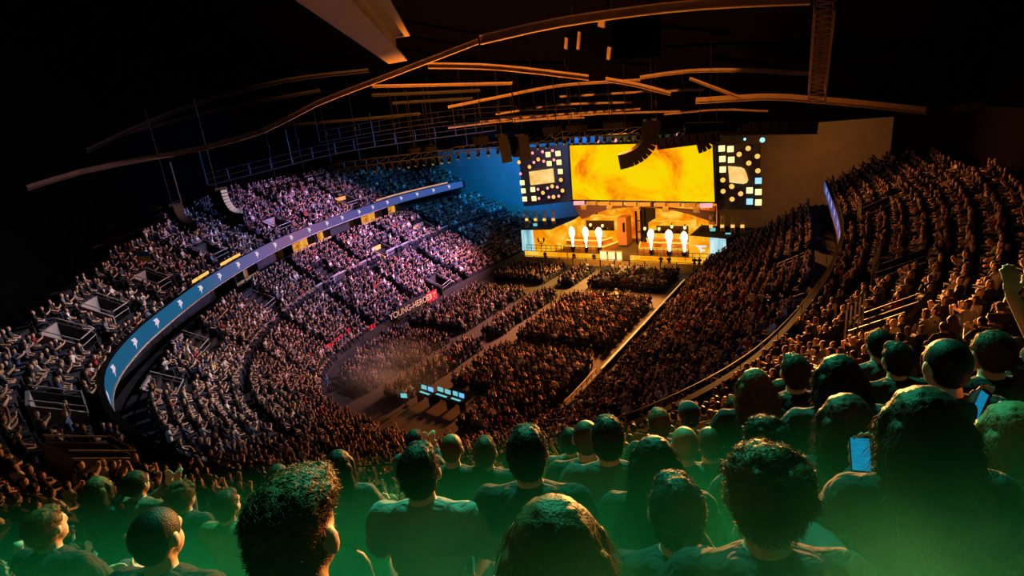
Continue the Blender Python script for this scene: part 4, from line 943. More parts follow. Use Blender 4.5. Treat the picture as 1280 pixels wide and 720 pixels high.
# flames
prof = [(.05, 0), (.10, .3), (.15, .8), (.2, 1.3), (.33, 1.8), (.44, 2.2), (.42, 2.6), (.28, 2.95), (.08, 3.2)]
ords = ['leftmost', 'second from the left', 'third from the left', 'fourth from the left', 'fifth from the left', 'rightmost']
for k, ((x, y), (tx, ty)) in enumerate(zip([(716, 308), (733, 309), (749, 309), (814, 312), (836, 314), (855, 315)], [(715, 283), (731, 283), (747, 284), (812, 286), (834, 287), (855, 289)])):
    p = on_y(x, y, 67.3); q = on_y(tx, ty, 67.3); h = q[2]-p[2]
    o = empty('flame_jet', p, random.uniform(0, 3), 'white hot flame jet at the stage front, %s of six' % ords[k], 'flame', 'flame jets at the stage front')
    for nm, sc, mm in (('flame_body', 1.0, 'flameouter'), ('flame_core', .78, 'flame')):
        mb = MB(); n = 10; vs = []; 
        for r, z in prof:
            for a in range(n):
                rr = r*sc*(1+.18*mnoise.noise((math.cos(2*PI*a/n)*2+k*3, math.sin(2*PI*a/n)*2, z*1.5))); vs.append((rr*math.cos(2*PI*a/n)-(.0 if nm == 'flame_body' else .0), rr*math.sin(2*PI*a/n)-(.16 if nm == 'flame_core' else 0), z*h/3.2*(.97 if nm == 'flame_core' else 1)))
        m_ = len(prof); fs = [(i*n+a, i*n+(a+1) % n, (i+1)*n+(a+1) % n, (i+1)*n+a) for i in range(m_-1) for a in range(n)]+[tuple((m_-1)*n+a for a in range(n)), tuple(range(n))[::-1]]
        mb.add(vs, fs); mb.build(nm, K[mm], o, True)
    mb = MB(); mb.box((0, 0, -.2), (.5, .5, .3)); mb.box((0, 0, -.5*(p[2]-1.0)-.1), (.3, .3, max(.1, p[2]-1.2))); mb.build('burner', K['black'], o)
# blue star lamps on the far right
for (x, y), lb in (((953, 175), 'bright blue star-like lamp high right of the big screen'), ((931, 174), 'tiny blue lamp above the right light wall')):
    p = on_y(x, y, 71.5); o = empty('spot_lamp', p, 0, lb, 'lamp'); mb = MB(); r = .28 if x > 940 else .14; mb.ell((0, 0, 0), (r, r*.5, r), 10, 6); mb.build('lens', emitmat('blue white lamp', srgb(120, 215, 255), 3.0), o)
    mb = MB(); mb.tube([(0, .1, 0), (0, .7, 0)], [r*1.2, r*.8], 10); mb.build('housing', K['black'], o)
# end walls of the lower tier beside the stage
def wedge(name, pts, m, back):
    mb = MB(); quadslab(mb, pts, back); return tag(mb.build(name, m), kind='structure')
wedge('trim_1', [on_y(925, 306, 68), on_y(1042, 272, 68), on_y(1042, 257, 68), on_y(925, 292, 68)], mat('end wall', (.16, .13, .11), .8), (0, .3, 0))
wedge('trim_2', [(-44, 80.2, 2.0), (-60.5, 80.2, 7.0), (-60.5, 80.2, 8.3), (-44, 80.2, 3.3)], mat('end wall', (.16, .13, .11), .8), (0, .3, 0))

# people on and before the stage
def lo_person(key, pos, rz, s, shirt, label, group=None):
    o = bpy.data.objects.new('person', LO[key]); col.objects.link(o); o.location = pos; o.rotation_euler = (0, 0, rz); o.scale = (s, s, s); o.color = (*SHIRTS[shirt], 1); return tag(o, label, 'person', group)
for bx0, bx1, z0, lb, gp in ((-34.8, -28.7, 2.42, 'player seated at the desk inside the left amber booth', 'players in the left booth'), (-24.15, -18.45, 2.12, 'player seated at the desk inside the right amber booth', 'players in the right booth')):
    for k in range(5):
        x = bx0+.9+(bx1-bx0-1.8)*k/4; o = lo_person(('lap', 'short'), (x, 72.35, z0), PI, 1., 'black', lb, gp)
def stand_mesh(style, arm='down'):
    def b(mb):
        for z, rx, ry in ((.93, .16, .12), (1.05, .15, .11), (1.18, .155, .11), (1.3, .17, .115), (1.4, .15, .09)): mb.ell((0, 0, z), (rx, ry, .11), 14, 8)
        chain(mb, [(-.16, 0, 1.42), (.16, 0, 1.42)], [.065, .065]); chain(mb, [(0, 0, 1.42), (0, .01, 1.55)], [.06, .055]); mb.ell((0, .01, 1.645), (.078, .095, .115), 14, 10); mb.ell((0, .105, 1.63), (.014, .02, .02), 6, 5)
        for sx in (-1, 1):
            e, w_ = ((sx*.24, .0, 1.14), (sx*.22, .1, .9)) if arm == 'down' else ((sx*.25, .1, 1.2), (sx*.08, .28, 1.12))
            chain(mb, [(sx*.19, 0, 1.41), e, w_], [.062, .048, .036]); hand(mb, w_, (0, .25, -1) if arm == 'down' else (-sx*.7, .7, 0), sx)
            chain(mb, [(sx*.09, 0, .92), (sx*.1, .02, .5), (sx*.1, -.01, .09)], [.095, .065, .045]); mb.ell((sx*.105, .06, .05), (.045, .12, .045), 8, 6)
    me = remeshed('standing_person', b, .017, 2)
    n = len(me.polygons); mi = np.zeros(n, int); c = np.empty(n*3); me.polygons.foreach_get('center', c); c = c.reshape(-1, 3)
    mi[c[:, 2] > 1.5] = 1; mi[(c[:, 2] > 1.66) & ((c[:, 1] < .06) | (c[:, 2] > 1.72))] = 2; mi[c[:, 2] < .95] = 3; mi[(np.abs(c[:, 0]) > .18) & (c[:, 2] < .92) & (c[:, 2] > .6)] = 1
    for m in (K['cloth'], K['skin'], K['hair_dark'], K['trousers']): me.materials.append(m)
    me.polygons.foreach_set('material_index', mi); me.update(); return me
SM = {'down': stand_mesh('short'), 'hold': stand_mesh('short', 'hold')}
def stander(pos, rz, arm, shirt, label, group=None):
    o = bpy.data.objects.new('person', SM[arm]); col.objects.link(o); o.location = pos; o.rotation_euler = (0, 0, rz); o.color = (*SHIRTS[shirt], 1); return tag(o, label, 'person', group)
for x, y, lb in ((684, 309, 'dark figure standing before the black winged mark'), (720, 311, 'dark figure standing below the leftmost flame jet'), (745, 312, 'dark figure standing left of the white slat panel')):
    p = on_y(x, y, 66.4); stander((p[0], 65.6, .0), 0, 'down', 'black', lb)
for x, lb in ((868, 'dark figure below the white angular mark, left one'), (874, 'dark figure below the white angular mark, right one'), (884, 'dark figure before the white LED end of the right wing'), (836, 'dark figure standing below the fifth flame jet'), (826, 'dark figure standing between the fourth and fifth flame jets')):
    p = on_y(x, 320, 65.6); stander((p[0], 65.6, 0), .3, 'hold', 'black', lb)
p = on_y(877, 296, 70); stander((p[0], 70, p[2]-.1), PI, 'hold', 'black', 'dark camera operator standing on top of the right stage wing')
p = on_z(833, 385, .9); stander((p[0], p[1], 0), PI, 'down', 'white', 'person in pale clothes standing in the gangway by the right barrier')
p = on_z(403, 478, .9); stander((p[0]+.6, p[1], 0), -1.2, 'down', 'blue', 'guard in blue standing at the floor corner below the red banner')
# ------------------------------------------------------------------ fittings of the stands
def along(j0, j1, fn, step=1):
    s = 1 if j1 >= j0 else -1; return [fn(j) for j in range(int(j0), int(j1)+s, s*step)]
def surf(S, Pj, x, y): return pick(S, Pj, x, y)
# pale mid rails of the left lower stand
segs = [((604, 274), (555, 291), 'farthest pale rail across the left lower stand, nearest the stage'), ((541, 296), (492, 319), 'pale pinkish mid rail below the yellow lit stairwell opening'), ((481, 325), (417, 346), 'pale mid rail in the middle of the left lower stand'), ((404, 353), (342, 380), 'pale mid rail above the red banner'), ((326, 389), (236, 470), 'curved pale mid rail inside the bend of the ribbon board')]
for a, b, lb in segs:
    qa, qb = surf(Ls, Lp, *a), surf(Ls, Lp, *b); t = .56
    P = [np.array([*lower_pt(j, t), lower_z(9)+.1]) for j in range(int(min(qa[3], qb[3])), int(max(qa[3], qb[3]))+1)]
    if len(P) < 3: continue
    P = P[::2]+([P[-1]] if len(P) % 2 == 0 else []); o = empty('mid_rail', P[0], 0, lb, 'rail'); L = [V3(p-P[0]) for p in P]
    mb = MB(); 
    for u, v in zip(L[:-1], L[1:]): mb.bar(u+Vector((0, 0, 1.05)), v+Vector((0, 0, 1.05)), .16, .14)
    mb.build('top_rail', K['railwhite'], o); mb = MB()
    for u, v in zip(L[:-1], L[1:]): mb.bar(u+Vector((0, 0, .5)), v+Vector((0, 0, .5)), .06, 1.0)
    mb.build('panel', K['concrete'], o)
    for e_ in (L[0], L[-1]): mb = MB(); mb.bar(e_, e_+Vector((0, 0, 1.1)), .14); mb.build('end_post', K['railwhite'], o)
# hospitality boxes under the ribbon on the left
for x, y, glow, wd, lb in ((388, 297, 'boxglow', 5.0, 'yellow lit hospitality box under the ribbon board, nearest of the bright ones'), (412, 290, 'boxglow', 3.0, 'narrow yellow lit hospitality box right of the widest bright one'), (472, 273, 'boxglow', 5.5, 'amber lit hospitality box under the middle of the ribbon board'), (500, 264, 'boxglow', 3.2, 'small amber hospitality box toward the stage end'), (303, 332, 'cyan', 1.6, 'hospitality box with a small cyan screen under the ribbon'), (318, 326, 'dark', 3.0, 'unlit brown hospitality box beside the cyan screen')):
    d = [np.linalg.norm(proj(np.array([*RING[j], 8.9]))[:2]-np.array([x, y])) for j in range(NB//2)]; j = int(np.argmin(d)); c = RING[j]+NRM[j]*1.1; n = NRM[j]; ang = math.atan2(n[1], n[0])-PI/2
    o = empty('hospitality_box', (c[0], c[1], 7.55), ang, lb, 'hospitality box')
    mb = MB(); mb.box((0, .95, .75), (wd, .1, 1.5)); mb.build('rear_wall', K['boxglow'] if glow == 'boxglow' else K['warmpanel'], o)
    mb = MB(); mb.box((0, .4, 1.62), (wd+.3, 1.3, .12)); mb.build('roof', K['warmpanel'], o)
    for s in (-1, 1): mb = MB(); mb.box((s*(wd/2+.06), .4, .78), (.12, 1.3, 1.56)); mb.build('side_wall', K['concrete'], o)
    mb = MB(); mb.box((0, -.15, .25), (wd, .1, .5)); mb.build('front_panel', K['warmpanel'], o)
    if glow == 'cyan': mb = MB(); mb.box((0, .8, .9), (1.0, .06, .6)); mb.build('screen', K['monitor'], o)
# amber strips over the ribbon
for (xa, ya), (xb, yb), m_, lb in (((240, 350), (262, 338), 'lampamber', 'amber light strip on the upper rail at the bend of the ribbon board'), ((276, 330), (300, 318), 'lampamber', 'second amber light strip on the upper rail, right of the bend'), ((470, 246), (560, 229), 'stripwarm', 'long pinkish lit strip on the upper rail near the stage')):
    K['stripwarm'] = emitmat('pinkish light strip', srgb(225, 160, 130), .9)
    js = []
    for x, y in ((xa, ya), (xb, yb)): d = [np.linalg.norm(proj(np.array([*RING[j], 10.75]))[:2]-np.array([x, y])) for j in range(NB//2)]; js.append(int(np.argmin(d)))
    o = None; mb = MB(); j0, j1 = min(js), max(js)
    o = empty('light_strip', (*RING[j0], 10.55), 0, lb, 'light strip'); b0 = np.array([*RING[j0], 10.55])
    for j in range(j0, j1):
        p, q = np.array([*(RING[j]+NRM[j]*.1), 10.75])-b0, np.array([*(RING[j+1]+NRM[j+1]*.1), 10.75])-b0; mb.bar(p, q, .1, .22)
    mb.build('diffuser', K[m_], o); mb = MB()
    for j in range(j0, j1): p, q = np.array([*(RING[j]+NRM[j]*.2), 10.75])-b0, np.array([*(RING[j+1]+NRM[j+1]*.2), 10.75])-b0; mb.bar(p, q, .08, .28)
    mb.build('housing', K['black'], o)
# text on a board
def text_mesh(txt, size):
    c = bpy.data.curves.new('t', 'FONT'); c.body = txt; c.size = size; c.align_x = 'CENTER'; c.align_y = 'CENTER'; c.extrude = .015
    o = bpy.data.objects.new('t', c); col.objects.link(o); dg = bpy.context.evaluated_depsgraph_get(); dg.update(); me = bpy.data.meshes.new_from_object(o.evaluated_get(dg)); bpy.data.objects.remove(o); bpy.data.curves.remove(c); return me
RB = lambda: None
def board(name, a, b, zb, zt, m, label, cat, txt=None, tm=None, tsize=.8, logo=False):
    a, b = np.asarray(a), np.asarray(b); c = (a+b)/2; L = np.linalg.norm(b-a); ang = math.atan2(b[1]-a[1], b[0]-a[0])
    if (b-a)[1] < 0: pass
    o = empty(name, (c[0], c[1], zb), ang, label, cat); h = zt-zb
    # a gently rippled cloth with real thickness
    mb = MB(); n = 16; vs = []
    for k in range(n+1):
        x = -L/2+L*k/n; y = .05*math.sin(k*1.3)
        vs += [(x, y, 0), (x, y, h), (x, y+.04, h), (x, y+.04, 0)]
    mb.add(vs, [f for k in range(n) for f in ((4*k, 4*k+4, 4*k+5, 4*k+1), (4*k+1, 4*k+5, 4*k+6, 4*k+2), (4*k+2, 4*k+6, 4*k+7, 4*k+3), (4*k+3, 4*k+7, 4*k+4, 4*k))]); mb.build('cloth', m, o)
    if txt:
        me = text_mesh(txt, tsize); t = link('lettering', me, tm, o); t.rotation_euler = (PI/2, 0, 0); t.location = (.12*L if logo else 0, -.09, h*.5)
    if logo:
        mb = MB(); n = 20; r0, r1 = h*.26, h*.42; cx, cz = -L*.30, h*.5
        vs = [(cx+r*math.cos(2*PI*k/n), y, cz+r*math.sin(2*PI*k/n)) for y in (-.07, -.10) for r in (r0, r1) for k in range(n)]
        fs = [(2*n+k, 2*n+(k+1) % n, 3*n+(k+1) % n, 3*n+k) for k in range(n)]+[(3*n+k, 3*n+(k+1) % n, n+(k+1) % n, n+k) for k in range(n)]+[(k, (k+1) % n, 2*n+(k+1) % n, 2*n+k) for k in range(n)]
        mb.add(vs, fs); mb.box((cx, -.085, cz), (r0*.5, .03, r0*1.1)); mb.build('round_mark', K['whiteprint'], o)
    return o
wx = -41.6
board('banner', on_z(398, 456, 1.2)[:2], on_z(431, 431, 1.2)[:2], .75, 2.35, K['redbanner'], 'wide red cloth banner with round white mark at the floor corner', 'banner', 'CORNPT', K['whiteprint'], .95, True)
board('banner', on_z(434, 428, 1.2)[:2], on_z(441, 421, 1.2)[:2], .85, 2.3, K['redbanner'], 'small red banner beside the wide red one', 'banner')
board('banner', on_z(458, 416, 1.2)[:2], on_z(470, 409, 1.2)[:2], .9, 1.7, K['redbanner'], 'small red banner with white stripe on the left floor wall', 'banner', '---', K['whiteprint'], .5)
board('sign', on_z(497, 397, 1.2)[:2], on_z(531, 379, 1.2)[:2], .95, 2.3, K['concrete'], 'hand-made sign with pale yellow letters on the left floor wall', 'sign', 'YOUNG-HEROES', K['yellowcard'], .95)
board('sign', on_z(534, 377, 1.2)[:2], on_z(547, 370, 1.2)[:2], .95, 2.1, K['redbanner'], 'short red and yellow sign right of the lettered sign', 'sign', '7 T', K['yellowcard'], .9)
# flag held up in the upper stand
q = pick(Us, Up, 181, 336); o = empty('flag', (q[0], q[1], q[2]+1.35), PSI*.6, 'small blue and yellow flag held up in the left upper stand', 'flag')
for k, (m_, z0) in enumerate((('flagyellow', 0), ('flagblue', .36))):
    mb = MB(); n = 10; vs = []
    for i in range(n+1): x = -.55+1.1*i/n; y = .08*math.sin(i*.9); vs += [(x, y, z0), (x, y, z0+.36), (x, y+.02, z0+.36), (x, y+.02, z0)]
    mb.add(vs, [f for i in range(n) for f in ((4*i, 4*i+4, 4*i+5, 4*i+1), (4*i+1, 4*i+5, 4*i+6, 4*i+2), (4*i+2, 4*i+6, 4*i+7, 4*i+3), (4*i+3, 4*i+7, 4*i+4, 4*i))]); mb.build(('yellow_band', 'blue_band')[k], K[m_], o)
# light strip on the right floor wall
a, b = on_z(754, 461, 1.35), on_z(851, 349, 1.35); jA, jB = [int(np.argmin((FRONT[:, 0]-p[0])**2+(FRONT[:, 1]-p[1])**2)) for p in (a, b)]
o = empty('light_strip', (*FRONT[jA], 1.27), 0, 'long bright amber light strip along the right floor wall', 'light strip'); b0 = np.array([*FRONT[jA], 1.27]); K['stripbright'] = emitmat('bright amber strip', srgb(255, 190, 95), 1.1)
for nm, off, h, m_ in (('diffuser', -.05, .1, K['stripbright']), ('channel', .06, .14, K['blackmetal'])):
    mb = MB()
    for j in range(min(jA, jB), max(jA, jB)): mb.bar(np.array([*(FRONT[j]+NRM[j]*off), 1.34])-b0, np.array([*(FRONT[j+1]+NRM[j+1]*off), 1.34])-b0, .1, h)
    mb.build(nm, m_, o)
# thin pale barrier line by the near right block
a, b = on_z(707, 503, .9), on_z(745, 462, .9); railing('thin pale barrier beside the nearest right floor block', (a[0], a[1], 0), (b[0], b[1], 0), 6, 1.0, K['railwhite'])
railing('low dark barrier across the left end of the stage pit', (-40.5, 58.6, 0), (-34.2, 56.2, 0), 6, 1.1)
# mixing position on the floor
for (x, y), wd, lb in (((531, 489), 1.5, 'mixing desk with cyan glowing screens, leftmost of three on the floor'), ((552, 492), 1.6, 'mixing desk with white and cyan screens, middle of three on the floor'), ((570, 497), 1.3, 'mixing desk with one cyan screen, rightmost of three on the floor')):
    p = on_z(x, y, 1.0); o = empty('mixing_desk', (p[0], p[1], 0), -.12, lb, 'mixing desk')
    mb = MB(); mb.box((0, 0, .82), (wd, .7, .08), rot=Matrix.Rotation(.12, 3, 'X')); mb.build('console', K['black'], o)
    for s in (-1, 1): mb = MB(); mb.box((s*(wd/2-.08), 0, .4), (.06, .6, .8)); mb.build('leg', K['blackmetal'], o)
    for k in range(2): mb = MB(); mb.box((-wd/4+wd/2*k, .28, 1.12), (wd*.36, .05, .32), rot=Matrix.Rotation(-.15, 3, 'X')); mb.build('screen', K['monitor'] if k == 0 or 'white' in lb else K['lampblue'], o)
    mb = MB(); mb.box((0, -.05, .875), (wd*.7, .16, .02), rot=Matrix.Rotation(.12, 3, 'X')); mb.build('lit_faders', K['monitor'], o)
p = on_z(505, 496, .9); o = empty('monitor', (p[0], p[1], 0), .3, 'small lone cyan monitor on the floor left of the mixing desks', 'monitor'); mb = MB(); mb.box((0, 0, 1.0), (.5, .06, .34)); mb.build('screen', K['monitor'], o); mb = MB(); mb.box((0, .06, .45), (.06, .06, .9)); mb.box((0, .06, .02), (.4, .4, .04)); mb.build('stand', K['black'], o)
# empty striped bench block at the far end of the left lower stand
a, b = on_y(585, 330, 57), on_y(632, 306, 66); K['bench'] = mat('pale bench boards', (.5, .36, .2), .7)
o = empty('bench_block', (-42.6, 56, 0), 0, 'empty block of pale striped benches at the far end of the left lower stand', 'bench block')
for k in range(7):
    mb = MB(); mb.box((-.55*k, 5, .9+.36*k), (.28, 10.0, .08)); mb.build('bench', K['bench'], o)
mb = MB(); mb.box((-1.8, 5, .4), (4.2, 10, .7)); mb.build('base', K['black'], o)
# ------------------------------------------------------------------ hung rig and roof steel
def roof_gap(p, k=8.):
    z = 15.5+(84.4-p[1])*.28 if p[1] > 63 else min(34, 21.6+(63-p[1])*.539)
    return max(.4, min(k, z-p[2]-.15))
def poly3(pts, D):
    Ds = D if isinstance(D, (list, tuple)) else [D]*len(pts)
    return [V3(at_dist(x, y, d)) for (x, y), d in zip(pts, Ds)]
def refine(P, step=1.5):
    P = np.array([list(p) for p in P]); return [Vector(q) for q in (catmull(P, step) if len(P) > 2 else P)]
def beam(label, pts, D, wd, h, m, flange=True, name='roof_beam'):
    P = refine(poly3(pts, D)); o = empty(name, P[0], 0, label, 'roof beam'); P = [p-P[0] for p in P]
    mb = MB(); 
    for a, b in zip(P[:-1], P[1:]): mb.bar(a, b+(b-a)*.02, wd*.35 if flange else wd, h)
    mb.build('web', m, o)
    if flange:
        for s in (-1, 1):
            mb = MB()
            for a, b in zip(P[:-1], P[1:]): mb.bar(a+Vector((0, 0, s*h/2)), b+(b-a)*.02+Vector((0, 0, s*h/2)), wd, h*.14)
            mb.build('flange', m, o)
    return o
beam('bright orange lit curved roof beam arching over the top centre', [(600, 50), (700, 28), (830, 10), (920, 3), (1012, -1)], 40, .5, .5, K['steel'])
beam('long curved roof beam sweeping down to the dark left edge', [(-50, 262), (0, 246), (100, 215), (190, 197), (245, 187), (330, 163), (395, 130), (480, 97), (540, 74), (597, 52)], [46]*5+[44, 43, 42, 41, 40.5], .28, .3, K['steel'])
beam('second orange lit roof beam bowing beneath the top arch', [(535, 82), (600, 83), (660, 88), (735, 97)], 48, .35, .4, K['steel'])
beam('short pale roof beam running down right of centre', [(757, 99), (800, 107), (838, 117)], 52, .25, .35, K['steel'])
beam('thin long roof beam level across the right of centre', [(800, 97), (860, 89), (930, 88), (1012, 92)], 56, .25, .3, K['steel'])
beam('diagonal roof brace dropping right toward the stage', [(862, 98), (925, 122)], 58, .25, .3, K['steel'])
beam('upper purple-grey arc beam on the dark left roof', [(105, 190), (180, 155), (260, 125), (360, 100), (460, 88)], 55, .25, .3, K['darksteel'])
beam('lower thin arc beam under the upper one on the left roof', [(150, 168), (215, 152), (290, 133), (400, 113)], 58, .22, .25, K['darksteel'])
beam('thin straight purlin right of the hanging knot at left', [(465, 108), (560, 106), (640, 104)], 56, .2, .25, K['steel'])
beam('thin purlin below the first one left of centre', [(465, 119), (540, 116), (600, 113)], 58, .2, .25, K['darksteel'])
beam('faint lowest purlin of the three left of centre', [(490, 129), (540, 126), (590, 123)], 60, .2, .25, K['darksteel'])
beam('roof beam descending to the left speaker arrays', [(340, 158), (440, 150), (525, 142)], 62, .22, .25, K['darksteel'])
beam('broad brown soffit beam crossing the far right roof', [(870, 126), (960, 121), (1010, 124), (1080, 130), (1172, 140)], 60, .5, .55, K['steel'])
beam('faint orange roof beam at the far right edge', [(1190, 137), (1240, 129), (1272, 131)], 50, .3, .4, K['darksteel'])
beam('orange lit purlin crossing just above the stage', [(560, 134), (620, 122), (700, 107), (800, 100)], 60, .25, .25, K['steel'])
for k, (L, D, lb) in enumerate([([(620, 143), (700, 131), (790, 128)], 66, 'topmost of the thin far purlins over the stage'), ([(600, 152), (700, 143), (800, 136)], 68, 'second of the thin far purlins over the stage'), ([(640, 152), (740, 143), (850, 139)], 70, 'third of the thin far purlins over the stage'),
                             ([(700, 121), (800, 115), (880, 112)], 64, 'highest orange far purlin above the stage centre'), ([(830, 143), (900, 137), (960, 139)], 70, 'far purlin right of the hanging curved speaker array'), ([(560, 160), (640, 151), (730, 147)], 72, 'lowest far purlin left of the curved speaker array')]):
    beam(lb, L, D, .22, .22, K['steel'], False)
# near box beam at the top left
o = empty('box_girder', V3(at_dist(497, 78, 40)), 0, 'massive near roof girder cutting in from the top edge with a bright edge', 'roof girder')
base = o.location.copy()
# A and B: four corners of the underside, then the web up
u = [V3(at_dist(x, y, d))-base for x, y, d in ((345, -16, 15.5), (486, 80, 40), (509, 76, 40.4), (412, -30, 16))]
mb = MB(); up = Vector((0, 0, .12)); mb.add(u+[p+up for p in u], [(0, 1, 2, 3), (7, 6, 5, 4), (0, 4, 5, 1), (1, 5, 6, 2), (2, 6, 7, 3), (3, 7, 4, 0)]); mb.build('bottom_flange', K['steel'], o)
mb = MB(); sd = (u[3]-u[0]).normalized()
for t in (.5,):
    a, b = u[0].lerp(u[3], t)+Vector((0, 0, .12)), u[1].lerp(u[2], t)+Vector((0, 0, .12)); mb.add([a-sd*.08, b-sd*.08, b+sd*.08, a+sd*.08]+[p+Vector((0, 0, 1.3)) for p in (a-sd*.08, b-sd*.08, b+sd*.08, a+sd*.08)], [(0, 3, 2, 1), (0, 1, 5, 4), (2, 3, 7, 6), (4, 5, 6, 7)])
mb.build('web', K['steel'], o)
mb = MB(); mb.add([p+Vector((0, 0, 1.42))+sd*.5 for p in u]+[p+Vector((0, 0, 1.54))+sd*.5 for p in u], [(0, 1, 2, 3), (7, 6, 5, 4), (0, 4, 5, 1), (1, 5, 6, 2), (2, 6, 7, 3), (3, 7, 4, 0)]); mb.build('top_flange', K['steel'], o)
# lattice truss top right
def lattice(label, a, b, wd, m, n=14, group=None, name='lattice_truss', cat='truss'):
    a, b = V3(a), V3(b); o = empty(name, a, 0, label, cat, group); d = b-a; x = d.normalized().cross(Vector((0, 0, 1)))
    if x.length < .2: x = Vector((RT[0], RT[1], RT[2]))
    x.normalize(); y = x.cross(d.normalized()); cs = [(x*s+y*t)*wd/2 for s in (-1, 1) for t in (-1, 1)]
    for c in cs: mb = MB(); mb.bar(c, d+c, wd*.14); mb.build('chord', m, o)
    mb = MB()
    for k in range(n):
        p, q = d*(k/n), d*((k+1)/n)
        for i, j in ((0, 1), (2, 3), (0, 2), (1, 3)): mb.bar(p+cs[i], q+cs[j], wd*.08); mb.bar(p+cs[i], p+cs[j], wd*.08)
    mb.build('bracing', m, o); return o
lattice('orange lit lattice truss hanging straight down at the top right', at_dist(1031, 6, 38), at_dist(1021, 120, 44), .95, K['steel'], 18)
# line arrays
def line_array(label, pts, D, w_, h_, dep, n, face=None, hang=True):
    P = refine(poly3(pts, D), .1); L = np.array([list(p) for p in P]); acc = np.concatenate([[0], np.cumsum(np.linalg.norm(np.diff(L, axis=0), axis=1))])
    o = empty('line_array', P[0], 0, label, 'line array speaker')
    side = Vector((RT[0], RT[1], 0)).normalized(); view = Vector((FW[0], FW[1], 0)).normalized()
    for k in range(n):
        s0, s1 = acc[-1]*k/n, acc[-1]*(k+1)/n
        a = Vector([np.interp(s0, acc, L[:, i]) for i in range(3)])-P[0]; b = Vector([np.interp(s1, acc, L[:, i]) for i in range(3)])-P[0]
        t = (b-a).normalized(); nn = t.cross(view).normalized(); v2 = nn.cross(t).normalized(); R = Matrix((nn, v2, t)).transposed()
        mb = MB(); mb.box((a+b)/2, (dep, w_, (b-a).length*1.12), rot=R); c = mb.build('cabinet', K['black'], o)
        mb = MB(); mb.box((a+b)/2+nn*(face if face else dep)*.5*1.0, (.06, w_*.9, (b-a).length*.7), rot=R); mb.build('grille', K['litgrille'] if face else K['blackmetal'], c)
    if hang:
        mb = MB(); mb.bar((0, 0, .05), (0, 0, roof_gap(P[0], 7)), .03); mb.build('hoist_chain', K['blackmetal'], o)
        mb = MB(); mb.box((0, 0, .12), (w_*.9, w_*.9, .18)); mb.build('bumper_frame', K['blackmetal'], o)
    return o
K['litgrille'] = mat('front-lit speaker grille', (.45, .55, .58), .5)  # cool front light on the cabinets put into the grille colour
line_array('huge black curved speaker array hanging before the big screen', [(815, 151), (814, 160), (813, 168), (811, 175), (808, 182), (803, 188), (797, 193), (790, 197), (782, 200), (774, 202)], 58, 1.5, .5, 1.45, 13)
line_array('curved speaker array with pale lit grilles over the left stand', [(272, 238), (275, 248), (279, 257), (285, 265), (294, 270.5), (304, 272)], 50, 1.1, .4, .9, 11, .9)
line_array('dark curved speaker array at the far left over the stand', [(216, 258), (220, 268), (226, 276), (235, 281), (246, 282)], 48, 1.1, .4, .6, 10)
line_array('straight black speaker array, left one of the hanging pair', [(628, 170), (630, 180), (632, 192), (634, 203)], 58, 1.2, .4, 1.0, 8)
line_array('straight black speaker array, right one of the hanging pair', [(653, 170), (655, 180), (656, 190), (657, 200)], 58, 1.2, .4, 1.0, 8)
# flown black boxes
for (x0, y0, x1, y1), lb in (((509, 183, 526, 191), 'small black flown box, left of the two over the blue wall'), ((529, 181, 546, 190), 'small black flown box, right of the two over the blue wall'), ((588, 168, 614, 181), 'black flown box left of the hanging speaker pair'),
                         ((675, 156, 706, 167), 'wide black flown box left of the big screen top'), ((704, 154, 738, 165), 'wide black flown box over the left end of the screen'), ((748, 151, 796, 160), 'longest black flown box beside the curved array'), ((640, 170, 650, 196), 'upright black flown box between the speaker pair')):
    c = V3(at_dist((x0+x1)/2, (y0+y1)/2, 60)); o = empty('flown_speaker_box', c, -PSI, lb, 'flown box'); sx, sz = (x1-x0)*60/FPX*.95, (y1-y0)*60/FPX*.95
    bm = bmesh.new(); bmesh.ops.create_cube(bm, size=1); bmesh.ops.scale(bm, vec=(sx, 1.2, sz), verts=bm.verts); bmesh.ops.bevel(bm, geom=bm.edges, offset=.18, segments=2, affect='EDGES')
    me = bpy.data.meshes.new('cabinet'); bm.to_mesh(me); bm.free(); link('cabinet', me, K['black'], o)
    for s in (-.35, .35): mb = MB(); mb.bar((s*sx, 0, sz/2), (s*sx, 0, max(sz/2+.3, roof_gap(c, 6))), .06); mb.build('hoist_chain', K['blackmetal'], o)
# lighting trusses and moving heads
K['mllens'] = mat('moving light lens', (.10, .22, .30), .15, spec=.8)
def moving_light():
    o = empty('moving_light', (0, 0, 0), 0, 'small black moving light clamped under the long lighting truss', 'stage light', 'moving lights along the trusses')
    mb = MB(); mb.box((0, 0, -.12), (.34, .3, .2)); mb.build('base', K['blackmetal'], o)
    mb = MB(); mb.box((-.2, 0, -.38), (.05, .12, .4)); mb.box((.2, 0, -.38), (.05, .12, .4)); mb.box((0, 0, -.22), (.42, .12, .06)); mb.build('yoke', K['blackmetal'], o)
    mb = MB(); d = Vector((0, -.45, -.5)).normalized(); c = Vector((0, 0, -.5)); mb.tube([c-d*.25, c-d*.1, c+d*.22, c+d*.3], [.1, .16, .17, .19], 10); h = mb.build('lamp_head', K['black'], o)
    mb = MB(); mb.tube([c+d*.3, c+d*.32], [.16, .15], 10); mb.build('lens', K['mllens'], h); return o
proto = moving_light(); first = True
def place_ml(p, rz):
    global first
    o = proto if first else copy_tree(proto); first = False; o.location = p; o.rotation_euler.z = rz
